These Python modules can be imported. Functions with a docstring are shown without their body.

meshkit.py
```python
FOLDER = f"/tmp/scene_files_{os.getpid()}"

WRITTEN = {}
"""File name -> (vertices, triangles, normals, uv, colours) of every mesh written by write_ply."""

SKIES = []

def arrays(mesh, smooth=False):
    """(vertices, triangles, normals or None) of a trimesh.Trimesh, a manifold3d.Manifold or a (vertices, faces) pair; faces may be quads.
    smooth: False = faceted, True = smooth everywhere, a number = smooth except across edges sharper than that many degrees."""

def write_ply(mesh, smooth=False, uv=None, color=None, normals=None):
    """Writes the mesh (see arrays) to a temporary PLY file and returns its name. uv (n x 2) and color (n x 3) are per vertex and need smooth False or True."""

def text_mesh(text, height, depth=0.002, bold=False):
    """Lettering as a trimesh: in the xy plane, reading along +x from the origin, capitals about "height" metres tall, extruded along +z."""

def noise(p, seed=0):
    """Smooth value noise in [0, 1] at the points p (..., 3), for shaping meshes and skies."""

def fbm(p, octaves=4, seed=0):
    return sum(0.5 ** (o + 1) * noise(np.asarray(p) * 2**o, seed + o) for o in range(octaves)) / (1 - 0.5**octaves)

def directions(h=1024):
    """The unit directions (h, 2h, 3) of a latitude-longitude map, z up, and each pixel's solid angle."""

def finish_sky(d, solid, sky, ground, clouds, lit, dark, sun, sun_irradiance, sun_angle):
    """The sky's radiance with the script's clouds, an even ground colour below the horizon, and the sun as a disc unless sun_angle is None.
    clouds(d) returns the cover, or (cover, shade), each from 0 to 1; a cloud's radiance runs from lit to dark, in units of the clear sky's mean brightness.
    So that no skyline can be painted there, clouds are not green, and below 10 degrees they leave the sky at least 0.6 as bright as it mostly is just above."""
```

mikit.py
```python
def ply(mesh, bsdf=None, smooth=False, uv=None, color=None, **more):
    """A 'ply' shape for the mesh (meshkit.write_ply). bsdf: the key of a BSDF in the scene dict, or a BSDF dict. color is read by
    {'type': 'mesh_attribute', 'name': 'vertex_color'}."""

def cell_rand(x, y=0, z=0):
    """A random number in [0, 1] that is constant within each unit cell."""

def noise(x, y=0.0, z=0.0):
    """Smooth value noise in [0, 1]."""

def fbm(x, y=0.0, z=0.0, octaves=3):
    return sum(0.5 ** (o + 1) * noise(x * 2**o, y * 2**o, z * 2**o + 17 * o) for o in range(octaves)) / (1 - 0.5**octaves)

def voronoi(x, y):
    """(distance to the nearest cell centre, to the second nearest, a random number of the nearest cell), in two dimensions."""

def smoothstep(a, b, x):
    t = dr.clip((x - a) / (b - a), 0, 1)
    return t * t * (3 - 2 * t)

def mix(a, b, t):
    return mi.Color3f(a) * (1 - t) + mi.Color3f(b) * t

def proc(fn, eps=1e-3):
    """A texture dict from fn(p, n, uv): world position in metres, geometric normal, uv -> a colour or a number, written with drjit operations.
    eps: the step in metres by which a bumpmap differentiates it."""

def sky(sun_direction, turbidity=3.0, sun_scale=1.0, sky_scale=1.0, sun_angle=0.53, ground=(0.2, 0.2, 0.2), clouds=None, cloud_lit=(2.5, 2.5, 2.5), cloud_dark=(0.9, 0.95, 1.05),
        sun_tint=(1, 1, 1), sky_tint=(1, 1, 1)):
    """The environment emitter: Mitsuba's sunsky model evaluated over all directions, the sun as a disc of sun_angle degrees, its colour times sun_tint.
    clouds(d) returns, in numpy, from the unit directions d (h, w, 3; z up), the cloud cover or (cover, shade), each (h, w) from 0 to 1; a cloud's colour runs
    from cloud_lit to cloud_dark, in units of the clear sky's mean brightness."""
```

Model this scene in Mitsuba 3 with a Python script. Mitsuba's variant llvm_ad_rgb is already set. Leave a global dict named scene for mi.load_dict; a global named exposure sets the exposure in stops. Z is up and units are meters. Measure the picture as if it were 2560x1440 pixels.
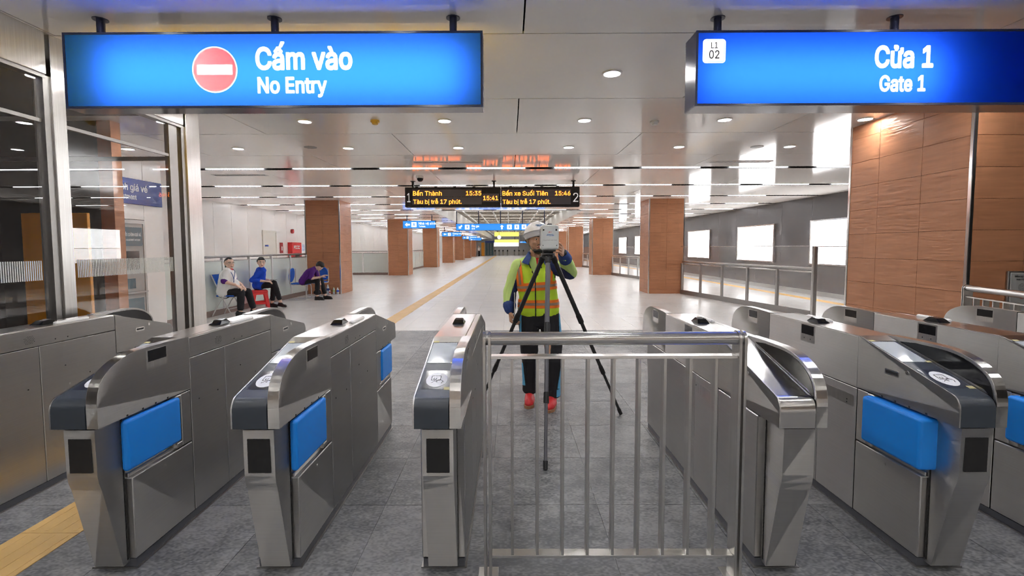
import math, random, numpy as np, trimesh, mitsuba as mi, drjit as dr, mikit, meshkit
import manifold3d as m3
from shapely.geometry import Polygon, Point
from shapely import affinity
from mikit import proc, noise, fbm, cell_rand, smoothstep, mix
random.seed(7); rng = np.random.default_rng(7)
T = mi.ScalarTransform4f
scene, labels = {}, {}

# ---------------------------------------------------------------- camera, light level
EYE = np.array([0.0, 0.0, 1.4607]); PITCH, YAW, ROLL, FOCAL = 0.0595217, -0.0033745, 0.003214, 1182.89
_fw = np.array([math.sin(YAW)*math.cos(PITCH), math.cos(YAW)*math.cos(PITCH), -math.sin(PITCH)])
_rt = np.array([math.cos(YAW), -math.sin(YAW), 0.0]); _dn = np.cross(_fw, _rt)
_up = -(-_rt*math.sin(ROLL) + _dn*math.cos(ROLL))
scene['camera'] = {'type': 'perspective', 'fov': math.degrees(2*math.atan(1280/FOCAL)), 'fov_axis': 'x', 'near_clip': 0.05, 'far_clip': 400.0,
                   'to_world': T().look_at(origin=EYE.tolist(), target=(EYE+_fw).tolist(), up=_up.tolist()),
                   'principal_point_offset_x': 10.07/2560, 'principal_point_offset_y': 31.26/1440}
exposure = 4.0
KE = 2.0**-exposure     # emission is written for exposure 0 and scaled here, so that the renderer's cap on bright samples hardly bites
CEIL = 2.95
LAMP = 145.0        # radiance of a round downlight
TUBE = 48.0        # radiance of the tubes in the ceiling slots
WASH = 17.0        # intensity of a wall washer
BOX = 6.0          # radiance of an advertising light box
for _k, _m in enumerate((-9.1, 8.85)):
    for _i in range(14):
        y = 8.75 + 2.44*_i if _k == 0 else 6.6 + 2.48*_i
        if _k == 0 and y < 13: continue
        scene[f'wall_washer_light_{_k}_{_i}'] = {'type': 'spot', 'to_world': T().look_at(origin=[_m, y, 2.94], target=[_m-0.26 if _k == 0 else _m+0.26, y, 1.2], up=[0, 1, 0]),
                                            'intensity': {'type': 'rgb', 'value': [KE*WASH*(1.0 if _k == 0 else 1.2)]*3}, 'cutoff_angle': 38.0, 'beam_width': 20.0, 'sampling_weight': 0.25}

# ---------------------------------------------------------------- naming
_used, _next = set(), {}
def num(name):
    if name not in _used: _used.add(name); return name
    i = _next.get(name, 1); _next[name] = i+1; k = f'{name}_{i:03d}'; _used.add(k); return k
def thing(name, label, cat, group=None):
    k = num(name); labels[k] = {'label': label, 'category': cat}
    if group: labels[k]['group'] = group
    return k
def struct(name, label=None):
    k = num(name); labels[k] = {'kind': 'structure'}
    if label: labels[k]['label'] = label
    return k
def P(mesh, mat, smooth=False, emit=None, w=1.0, **kw):
    d = mikit.ply(mesh, mat, smooth, **kw)
    if emit is not None:
        d['emitter'] = {'type': 'area', 'radiance': emit if isinstance(emit, dict) else {'type': 'rgb', 'value': [float(e)*KE for e in emit]}, 'sampling_weight': w}
    return d
def put(parent, name, d, tf=None, label=None, kind=None):
    """One entry of the scene: a part of parent (or the thing itself when name is None)."""
    k = parent if name is None else num(f'{parent}__{name}')
    scene[k] = d if tf is None else {**d, 'to_world': tf}
    if label or kind:
        labels.setdefault(k, {})
        if label: labels[k]['label'] = label
        if kind: labels[k]['kind'] = kind
    return k
# ---------------------------------------------------------------- meshes
def tm(man):
    m = man.to_mesh(); return trimesh.Trimesh(m.vert_properties[:, :3], m.tri_verts, process=False)
def box(x0, x1, y0, y1, z0, z1, b=0.0):
    x0, x1 = sorted((x0, x1)); y0, y1 = sorted((y0, y1)); z0, z1 = sorted((z0, z1))
    if b <= 0:
        m = trimesh.creation.box((x1-x0, y1-y0, z1-z0)); m.apply_translation(((x0+x1)/2, (y0+y1)/2, (z0+z1)/2)); return m
    pts = []
    for sx in (0, 1):
        for sy in (0, 1):
            for sz in (0, 1):
                c = np.array([x1 if sx else x0, y1 if sy else y0, z1 if sz else z0]); s = np.array([-1 if sx else 1, -1 if sy else 1, -1 if sz else 1])
                for a in range(3): pts.append(c + s*b*(np.arange(3) != a))
    return tm(m3.Manifold.hull_points(np.array(pts)))
def rbox(x0, x1, y0, y1, z0, z1, r, n=16):
    sp = m3.Manifold.sphere(r, n)
    return tm(m3.Manifold.batch_hull([sp.translate((x, y, z)) for x in (x0+r, x1-r) for y in (y0+r, y1-r) for z in (z0+r, z1-r)]))
def cat(*ms):
    ms = [m for g in ms for m in (g if isinstance(g, (list, tuple)) else [g])]
    return trimesh.util.concatenate(ms)
_XP = np.array([[0, 0, 1, 0], [1, 0, 0, 0], [0, 1, 0, 0], [0, 0, 0, 1.0]])
_YP = np.array([[1, 0, 0, 0], [0, 0, -1, 0], [0, 1, 0, 0], [0, 0, 0, 1.0]])
def ext(poly, d):
    if not isinstance(poly, Polygon): poly = Polygon(poly)
    return trimesh.creation.extrude_polygon(poly, d, engine='earcut')
def xprism(pts, x0, x1):
    x0, x1 = sorted((x0, x1)); m = ext(pts, x1-x0); m.apply_transform(_XP); m.apply_translation((x0, 0, 0)); return m
def yprism(pts, y0, y1):
    y0, y1 = sorted((y0, y1)); m = ext(pts, y1-y0); m.apply_transform(_YP); m.apply_translation((0, y1, 0)); return m
def zprism(pts, z0, z1):
    m = ext(pts, z1-z0); m.apply_translation((0, 0, z0)); return m
def cyl(p0, p1, r, n=16, r1=None):
    p0, p1 = np.asarray(p0, float), np.asarray(p1, float); d = p1-p0; L = np.linalg.norm(d)
    m = tm(m3.Manifold.cylinder(L, r, r if r1 is None else r1, n)); m.apply_transform(trimesh.geometry.align_vectors([0, 0, 1], d/L)); m.apply_translation(p0); return m
def tube(pts, r, n=10, closed=False):
    p = np.asarray(pts, float); t = np.gradient(p, axis=0); t /= np.linalg.norm(t, axis=1, keepdims=True)
    u = np.cross(t[0], [0, 0, 1.0] if abs(t[0][2]) < .9 else [1.0, 0, 0]); u /= np.linalg.norm(u); rings = []
    a = np.arange(n)*2*np.pi/n
    for i in range(len(p)):
        u = u - t[i]*(u@t[i]); u /= np.linalg.norm(u); v = np.cross(t[i], u)
        rr = r[i] if np.ndim(r) else r
        rings.append(p[i] + rr*(np.cos(a)[:, None]*u + np.sin(a)[:, None]*v))
    V = np.vstack(rings + [p[:1], p[-1:]]); F = []; m = len(p)
    for i in range(m-1):
        for j in range(n):
            A, B, C, D = i*n+j, i*n+(j+1) % n, (i+1)*n+(j+1) % n, (i+1)*n+j; F += [[A, B, C], [A, C, D]]
    for j in range(n): F += [[m*n, (j+1) % n, j], [m*n+1, (m-1)*n+j, (m-1)*n+(j+1) % n]]
    return trimesh.Trimesh(V, F, process=False)
def bend(pts, r=0.06, k=6):
    """Round the corners of a polyline."""
    pts = [np.asarray(p, float) for p in pts]; out = [pts[0]]
    for a, b, c in zip(pts, pts[1:], pts[2:]):
        u, v = a-b, c-b; lu, lv = np.linalg.norm(u), np.linalg.norm(v); q = min(r, lu/2.1, lv/2.1); s, e = b+u/lu*q, b+v/lv*q
        out += [(1-t)**2*s + 2*t*(1-t)*b + t*t*e for t in np.linspace(0, 1, k)]
    return np.array(out + [pts[-1]])
def lathe(prof, n=28):
    m = trimesh.creation.revolve(np.asarray(prof, float), sections=n); return m
def text(s, h, width=None, depth=0.003, bold=True, facing='front', at=(0, 0, 0), align='left'):
    """Lettering whose baseline starts at 'at'; front: faces the camera (-y); right: on a wall facing +x; rear: faces +y; down: lies face up."""
    m = meshkit.text_mesh(s, h, depth, bold); b = m.bounds
    if width: m.apply_scale([width/(b[1][0]-b[0][0]), 1, 1]); b = m.bounds
    m.apply_translation((-b[0][0] if align == 'left' else (-b[1][0] if align == 'right' else -(b[0][0]+b[1][0])/2), 0, 0))
    M = {'front': _YP, 'right': _XP, 'rear': np.array([[-1, 0, 0, 0], [0, 0, 1, 0], [0, 1, 0, 0], [0, 0, 0, 1.0]]), 'down': np.eye(4)}[facing]
    m.apply_transform(M); m.apply_translation(at); return m
def spline(pts, n=8):
    from scipy.interpolate import CubicSpline
    p = np.asarray(pts, float); t = np.r_[0, np.cumsum(np.linalg.norm(np.diff(p, axis=0), axis=1))]
    return CubicSpline(t, p)(np.linspace(0, t[-1], n*(len(p)-1)+1))
def rot(center, deg): 
    return T().translate(list(map(float, center))).rotate([0, 0, 1], float(deg))
def tr(x, y, z=0.0): return T().translate([float(x), float(y), float(z)])

# ---------------------------------------------------------------- materials
def C(*v): return {'type': 'rgb', 'value': [float(x) for x in (v if len(v) == 3 else v*3)]}
def two(b): return {'type': 'twosided', 'b': b}
def pm(base, rough=0.5, metal=0.0, spec=0.5, **k):
    return two({'type': 'principled', 'base_color': C(*base) if isinstance(base, (tuple, list)) else base, 'roughness': rough, 'metallic': metal, 'specular': spec, **k})
def bump(inner, fn, scale, eps=2e-3):
    return two({'type': 'bumpmap', 'tex': proc(fn, eps), 'scale': scale, 'b': inner['b']})
M = {}
def _steel(p, n, uv):
    s = noise((p.x+p.y)*6, p.z*420) * 0.10 + fbm(p.x*2.1+5, p.y*2.1, p.z*2.6)*0.14
    return mix((0.54, 0.53, 0.515), (0.70, 0.69, 0.675), s*4.0*0.5)
def _post(p, n, uv):
    s = noise((p.x+p.y)*260, p.z*5)*0.5 + 0.25*fbm(p.x*2, p.y*2, p.z*2)
    return mix((0.50, 0.49, 0.47), (0.68, 0.665, 0.645), s)
M['steel'] = pm(proc(_steel), 0.40, 1.0, anisotropic=0.95)
M['steel_upright'] = pm(proc(_post), 0.26, 1.0)
M['steel_bright'] = pm((0.68, 0.665, 0.645), 0.17, 1.0)
M['steel_dull'] = pm((0.36, 0.35, 0.34), 0.38, 1.0)
M['chrome'] = pm((0.8, 0.8, 0.8), 0.1, 1.0)
M['joint_black'] = pm((0.012, 0.012, 0.012), 0.7)
M['plinth'] = pm((0.10, 0.105, 0.12), 0.35, 0.3)
M['reader_slate'] = pm((0.040, 0.050, 0.064), 0.36)
M['black_gloss'] = pm((0.005, 0.005, 0.006), 0.12, 0.0, 0.3)
M['black_matt'] = pm((0.012, 0.012, 0.013), 0.5)
M['screen'] = pm((0.50, 0.54, 0.57), 0.08, 0.0, 0.9)
M['pad'] = pm((0.03, 0.035, 0.055), 0.14)
M['white_plastic'] = pm((0.78, 0.78, 0.77), 0.3)
M['white_print'] = pm((0.82, 0.83, 0.85), 0.4)
M['flap_blue'] = pm((0.010, 0.235, 0.78), 0.48)
M['tape'] = pm((0.66, 0.60, 0.32), 0.6)
def _dark(p, n, uv):
    t = cell_rand(dr.floor((p.x+1.3090)/0.6), dr.floor((p.y-2.606)/0.6), 3)
    a = fbm(p.x*9, p.y*16, 0.0, 4); b = noise(p.x*85, p.y*130); c = fbm(p.x*1.3, p.y*1.9, 4.0)
    v = 0.34*a + 0.30*b + 0.30*c + 0.16*t
    return mix((0.075, 0.080, 0.087), (0.235, 0.237, 0.24), smoothstep(0.28, 0.82, v))
def _darkb(p, n, uv): return noise(p.x*85, p.y*130)*0.7 + 0.6*fbm(p.x*30, p.y*45)
M['floor_dark'] = bump(pm(proc(_dark), 0.40, 0.0, 0.55), _darkb, 0.0011)
def _light(p, n, uv):
    t = cell_rand(dr.floor((p.x+1.3090)/0.6), dr.floor((p.y-2.606)/0.6), 5)
    return mix((0.53, 0.515, 0.50), (0.60, 0.585, 0.57), 0.35*t + 0.65*fbm(p.x*2.5, p.y*4, 1.0))
M['floor_light'] = pm(proc(_light), 0.30, 0.0, 0.45)
def _lightfar(p, n, uv):
    fx = (p.x+1.3090)/0.6; fy = (p.y-2.606)/0.6
    gx = dr.abs(fx-dr.round(fx)); gy = dr.abs(fy-dr.round(fy))
    g = dr.select((gx < 0.006) | (gy < 0.006), 1.0, 0.0)
    return mix(_light(p, n, uv), (0.40, 0.37, 0.34), g)
M['floor_far'] = pm(proc(_lightfar), 0.30, 0.0, 0.45)
M['grout_light'] = pm((0.36, 0.34, 0.32), 0.8)
M['grout_dark'] = pm((0.30, 0.30, 0.30), 0.8)
def _guide(p, n, uv):
    return mix((0.62, 0.39, 0.13), (0.70, 0.46, 0.18), fbm(p.x*5, p.y*3, 0.0))
M['guide'] = pm(proc(_guide), 0.42)
M['ceiling'] = pm((0.85, 0.83, 0.80), 0.085, 0.0, 0.75)
M['ceiling_gap'] = pm((0.02, 0.02, 0.02), 0.8)
M['slot_white'] = pm((0.8, 0.8, 0.78), 0.4)
M['grid_grey'] = pm((0.42, 0.39, 0.35), 0.35, 0.6)
def _brown(p, n, uv):
    s = fbm((p.x+p.y)*4.0, p.z*34, 0.0, 3); t = cell_rand(dr.floor((p.x+0.3)*1.8), dr.floor((p.y+0.3)*1.8), dr.floor((p.z-0.137)/0.2945))
    return mix((0.40, 0.170, 0.082), (0.54, 0.250, 0.132), 0.75*s + 0.25*t)
def _brownb(p, n, uv):
    w = noise((p.x+p.y)*3.5, p.z*9.0)*2.2
    return fbm((p.x+p.y)*6.0+w, p.z*62+w, 2.0, 3)
M['brown'] = bump(pm(proc(_brown), 0.40, 0.0, 0.4), _brownb, 0.006, 3e-3)
M['brown_far'] = pm((0.47, 0.21, 0.105), 0.42)
M['brown_joint'] = pm((0.22, 0.105, 0.06), 0.8)
M['wall_white'] = pm((0.84, 0.815, 0.79), 0.28)
M['wall_dark'] = pm((0.075, 0.072, 0.075), 0.45)
M['wall_beige'] = pm((0.66, 0.57, 0.48), 0.5)
M['shaft_dark'] = pm((0.035, 0.032, 0.03), 0.4)
M['orange'] = pm((0.72, 0.30, 0.02), 0.35)
M['door'] = pm((0.74, 0.71, 0.64), 0.4)
M['red'] = pm((0.62, 0.03, 0.03), 0.35)
M['dark_red'] = pm((0.30, 0.02, 0.02), 0.4)
M['sign_frame'] = pm((0.02, 0.025, 0.06), 0.22, 0.0, 0.6)
M['sign_under'] = pm((0.25, 0.25, 0.27), 0.12, 0.8)
M['navy'] = pm((0.03, 0.06, 0.26), 0.4)
M['lamp'] = pm((0.8, 0.8, 0.8), 0.4)
M['glossy_face'] = two({'type': 'roughplastic', 'distribution': 'ggx', 'alpha': 0.16, 'diffuse_reflectance': C(0.03, 0.10, 0.30), 'int_ior': 1.5})
M['blue_acrylic'] = {'type': 'principledthin', 'base_color': C(0.020, 0.14, 0.98), 'roughness': 0.17, 'eta': 1.5, 'diff_trans': 1.9, 'spec_trans': 0.0}
M['print_face'] = two({'type': 'roughplastic', 'distribution': 'ggx', 'alpha': 0.16, 'diffuse_reflectance': C(0.5), 'int_ior': 1.5})
M['yellow_face'] = pm((0.8, 0.6, 0.02), 0.4)
M['glass'] = {'type': 'thindielectric', 'int_ior': 1.6}
M['frost'] = pm((0.68, 0.745, 0.71), 0.18, 0.0, 0.5)
M['frost_line'] = pm((0.62, 0.65, 0.64), 0.6)
M['stone_kerb'] = pm((0.22, 0.16, 0.14), 0.5)
M['grey_box'] = pm((0.36, 0.36, 0.35), 0.4)
M['teal_panel'] = pm((0.05, 0.11, 0.14), 0.3)
M['sensor_yellow'] = pm((0.75, 0.50, 0.08), 0.4)
M['carbon'] = pm((0.022, 0.022, 0.024), 0.38)
M['carbon_grey'] = pm((0.10, 0.10, 0.115), 0.35)
M['scanner_white'] = pm((0.66, 0.69, 0.69), 0.35)
M['ink_red'] = pm((0.6, 0.03, 0.03), 0.5)
M['ink_blue'] = pm((0.05, 0.20, 0.50), 0.5)
M['ink_black'] = pm((0.01, 0.01, 0.01), 0.5)
for _n, _c, _r in (('skin', (0.56, 0.325, 0.215), .5), ('skin_light', (0.80, 0.56, 0.45), .5), ('lips', (0.35, 0.11, 0.09), .45), ('eye_white', (0.7, 0.68, 0.65), .25), ('hair', (0.008, 0.007, 0.007), .35),
                   ('hivis', (0.56, 0.80, 0.035), .65), ('hivis_pale', (0.60, 0.82, 0.27), .7), ('hivis_orange', (0.92, 0.22, 0.02), .6), ('reflect', (0.36, 0.22, 0.16), .35), ('cloth_navy', (0.012, 0.025, 0.11), .75), ('collar_blue', (0.03, 0.07, 0.26), .75),
                   ('cloth_red', (0.68, 0.03, 0.035), .7), ('trouser_black', (0.011, 0.011, 0.015), .8), ('stripe_cyan', (0.10, 0.36, 0.60), .6), ('shoe_red', (0.56, 0.03, 0.035), .5), ('sole_gum', (0.30, 0.15, 0.08), .7), ('helmet', (0.78, 0.78, 0.82), .25),
                   ('cloth_white', (0.88, 0.87, 0.87), .8), ('cloth_blue', (0.012, 0.075, 0.66), .7), ('cloth_purple', (0.085, 0.012, 0.20), .75), ('chair_blue', (0.016, 0.12, 0.56), .6), ('stool_red', (0.90, 0.045, 0.05), .35), ('tube_grey', (0.55, 0.55, 0.55), .3), ('shoe_black', (0.010, 0.010, 0.011), .35),
                   ('bottle_clear', (0.55, 0.60, 0.65), .15), ('bottle_green', (0.45, 0.6, 0.25), .3), ('strap_olive', (0.16, 0.16, 0.10), .7)):
    M[_n] = pm(_c, _r)
for _k, _d in M.items(): scene['mat_'+_k] = _d
M = {k: 'mat_'+k for k in M}
# ================================================================ the hall: floor
EDGE = 8.262; TX0, TY0 = -1.3090, 2.606
def seen(x, y): return y > 1.2 and abs(x+0.3) < 1.12*y + 0.9
floor = struct('floor', 'dark grey granite tiled floor of the gate line')
put(floor, 'slab', P(cat(box(-12, 12, -8, EDGE, -0.06, -0.004)), M['grout_dark']))
rear = struct('floor', 'pale floor behind the photographer')
put(rear, None, P(box(-12, 12, -8, -0.9, -0.03, 0.002), M['floor_light']))
hall = struct('floor', 'pale beige tiled floor of the long concourse')
put(hall, 'slab', P(cat(box(-12, 12, EDGE, 100, -0.06, -0.004)), M['grout_light']))
_tile = {}
def tile(hold, x, y0, y1, mat, rest):
    h = y1-y0
    if (h, mat) not in _tile: _tile[(h, mat)] = P(box(-0.2985, 0.2985, -h/2+0.0015, h/2-0.0015, -0.03, 0.0), M[mat])
    if rest is not None: rest.append(box(x-0.2985, x+0.2985, y0+0.0015, y1-0.0015, -0.03, 0.0)); return
    put(hold, 'tile', _tile[(h, mat)], tr(x, (y0+y1)/2))
rest = []; nt = 0
for r in range(-6, 10):
    y0 = round(TY0 + 0.6*r, 4); y1 = min(round(y0+0.6, 4), EDGE)
    if y0 >= EDGE: break
    for c in range(-17, 20):
        x = TX0 + 0.6*c + 0.3
        vis = seen(x, (y0+y1)/2) and -6.3 < x < 6.6 and nt < 300
        nt += vis
        tile(floor, x, y0, y1, 'floor_dark', None if vis else rest)
put(floor, 'tile_field', P(cat(rest), M['floor_dark']), kind='stuff')
rest = []; nt = 0
for r in range(9, 34):
    y0 = round(TY0 + 0.6*r, 4); y1 = round(y0+0.6, 4); y0 = max(y0, EDGE)
    for c in range(-17, 20):
        x = TX0 + 0.6*c + 0.3
        vis = nt < 296 and -6.2 < x < 9.2 and x/y0 < 1.0
        nt += vis
        tile(hall, x, y0, y1, 'floor_light', None if vis else rest)
put(hall, 'tile_field', P(cat(rest), M['floor_light']), kind='stuff')
_yb = round(TY0+0.6*34, 4)
put(hall, 'far_field', P(box(-12, 12, _yb, 100, -0.03, 0.0), M['floor_far']))
# tactile guide strips
def guide(name, label, x0, x1, y0, y1, step, nmax, far):
    g = thing(name, label, 'guide strip')
    d = P(cat(box(x0, x1, 0.0015, step-0.0015, -0.001, 0.0035), [box(x0+f*(x1-x0)-0.009, x0+f*(x1-x0)+0.009, 0.02, step-0.02, 0.003, 0.0048) for f in (0.14, 0.38, 0.62, 0.86)]), M['guide'])
    y, k, late = y0, 0, []
    while y < y1-1e-6:
        if k < nmax: put(g, 'tile', d, tr(0, y))
        else: late.append(y)
        y += step; k += 1
    if late: put(g, 'tile_run', P(box(x0, x1, late[0], late[-1]+step, -0.001, 0.0035), M['guide']), kind='stuff')
guide('guide_strip', 'yellow tactile guide strip running through the wide lane at left and down the hall', -2.515, -2.215, 0.54, 86, 0.6, 60, 1)
guide('guide_strip', 'pale yellow guide strip behind the glass barrier along the dark wall', 8.2, 8.5, 6.0, 80, 0.6, 50, 1)

# ================================================================ ceiling
ceil = struct('ceiling', 'glossy cream metal panel ceiling')
put(ceil, 'void', P(box(-12.2, 12.2, -8, 18.9, 3.30, 3.36), M['ceiling_gap']))
SLOTS = [9.03+2.48*k for k in range(32)]
rows = [(-8, -5.27), (-5.27, -3.84), (-3.84, -2.40), (-2.40, -0.95), (-0.95, 0.50), (0.50, 1.95), (1.95, 3.40), (3.40, 4.85), (4.85, 6.29), (6.29, 7.74), (7.74, SLOTS[0]-0.10)]
rows += [(SLOTS[k]+0.10, SLOTS[k+1]-0.10) for k in range(31)]
BAYX = (-3.1, 2.95); BAYY = (19.2, 86)
far_panels, np_ = [], 0
for i, (a, b) in enumerate(rows):
    off = 0.10 if i % 2 == 0 else 1.74
    xs = [-12.0] + [off+3.28*k for k in range(-4, 4) if -12 < off+3.28*k < 11.9] + [12.0]
    for x0, x1 in zip(xs, xs[1:]):
        spans = [(x0, x1)]
        if a > BAYY[0]-0.5:
            spans = [s for s in ((x0, min(x1, BAYX[0])), (max(x0, BAYX[1]), x1)) if s[1]-s[0] > 0.05]
        for u, v in spans:
            m = box(u+0.0055, v-0.0055, a+0.0055, b-0.0055, CEIL, CEIL+0.02)
            if a < 34 and a > -1 and np_ < 190: put(ceil, 'panel', P(m, M['ceiling'])); np_ += 1
            else: far_panels.append(m)
put(ceil, 'panel_field', P(cat(far_panels), M['ceiling']), kind='stuff')
# the raised grid of the central bay
fas = [box(BAYX[0]-0.04, BAYX[0], BAYY[0], BAYY[1], CEIL-0.02, 3.66), box(BAYX[1], BAYX[1]+0.04, BAYY[0], BAYY[1], CEIL-0.02, 3.66), box(BAYX[0], BAYX[1], BAYY[0]-0.04, BAYY[0], CEIL-0.02, 3.66)]
put(ceil, 'bay_fascia', P(cat(fas), M['slot_white']))
put(ceil, 'bay_void', P(box(BAYX[0], BAYX[1], BAYY[0], 100, 3.95, 4.0), M['grid_grey']))
put(ceil, 'bay_slats', P(cat([box(BAYX[0], BAYX[1], y, y+0.035, 3.55, 3.66) for y in np.arange(19.4, 86, 0.42)]), M['grid_grey']), kind='stuff')
for k, y in enumerate(np.arange(20.6, 84, 3.36)):
    put(ceil, 'bay_lamp', P(box(BAYX[0]+0.1, BAYX[1]-0.1, y, y+0.06, 3.70, 3.74), M['lamp'], emit=(TUBE*0.45,)*3, w=1.2 if k < 8 else 0.6))
for k in range(7):
    x = BAYX[0] + (BAYX[1]-BAYX[0])*(k+0.5)/7
    put(ceil, 'bay_beam', P(box(x-0.035, x+0.035, BAYY[0], BAYY[1], 3.49, 3.56), M['slot_white']))

# lamps in the ceiling: slots with tubes, round downlights
ORD = ["first","second","third","fourth","fifth","sixth","seventh","eighth","ninth","tenth","eleventh","twelfth","thirteenth","fourteenth","fifteenth","sixteenth","seventeenth","eighteenth","nineteenth","twentieth","twenty-first","twenty-second","twenty-third","twenty-fourth","twenty-fifth","twenty-sixth","twenty-seventh","twenty-eighth","twenty-ninth","thirtieth","thirty-first"]
LX = [0.885+1.645*k for k in range(-6, 7)]
for k, y in enumerate(SLOTS[:31]):
    ends = [(-9.35, 9.1)] if y < BAYY[0] else [(-9.35, BAYX[0]-0.06), (BAYX[1]+0.06, 9.1)]
    t = thing('slot_light', f'slot of white tubes across the ceiling, {ORD[k]} from the gates', 'ceiling light', 'ceiling slot lights')
    body, tubes = [], []
    for a, b in ends:
        body += [box(a, b, y-0.10, y-0.09, CEIL+0.005, 3.06), box(a, b, y-0.10, y+0.10, 3.06, 3.07), box(a, b, y+0.088, y+0.098, CEIL+0.05, 3.06)]
        put(t, 'reflector', P(box(a, b, y+0.088, y+0.098, CEIL-0.004, CEIL+0.05), M['ceiling_gap']))
        x = a+0.25+0.3*(k % 3)
        while x+1.1 < b: tubes.append((x, x+1.1)); x += 1.66
    put(t, 'housing', P(cat(body), M['ceiling_gap']))
    if k < 5:
        for a, b in tubes: put(t, 'tube', P(cyl((a, y+0.065, CEIL+0.018), (b, y+0.065, CEIL+0.014), 0.0105, 10), M['lamp'], 40, emit=(TUBE, TUBE, TUBE*1.03), w=0.5))
    else: put(t, 'tubes', P(cat([cyl((a, y+0.065, CEIL+0.020), (b, y+0.065, CEIL+0.016), 0.015, 6) for a, b in tubes]), M['lamp'], emit=(TUBE, TUBE, TUBE*1.03), w=2.0 if k < 14 else 0.7), kind='stuff')
_ring = P(lathe([(0.070, 0.0), (0.071, -0.010), (0.086, -0.008), (0.088, 0.0)], 32), M['white_plastic'], 40)
_lens = P(lathe([(0.0, -0.0070), (0.045, -0.0068), (0.069, -0.0045), (0.070, -0.0005), (0.0, -0.0005)], 32), M['lamp'], 40, emit=(LAMP, LAMP*0.985, LAMP*0.955), w=1.0)
SEENROW = {4.16: 'nearest row', 5.66: 'second row', 7.16: 'third row'}
def downlight(x, y, label, group=None):
    t = thing('downlight', label, 'downlight', group)
    put(t, 'trim_ring', _ring, tr(x, y, CEIL)); put(t, 'lens', _lens, tr(x, y, CEIL))
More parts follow.
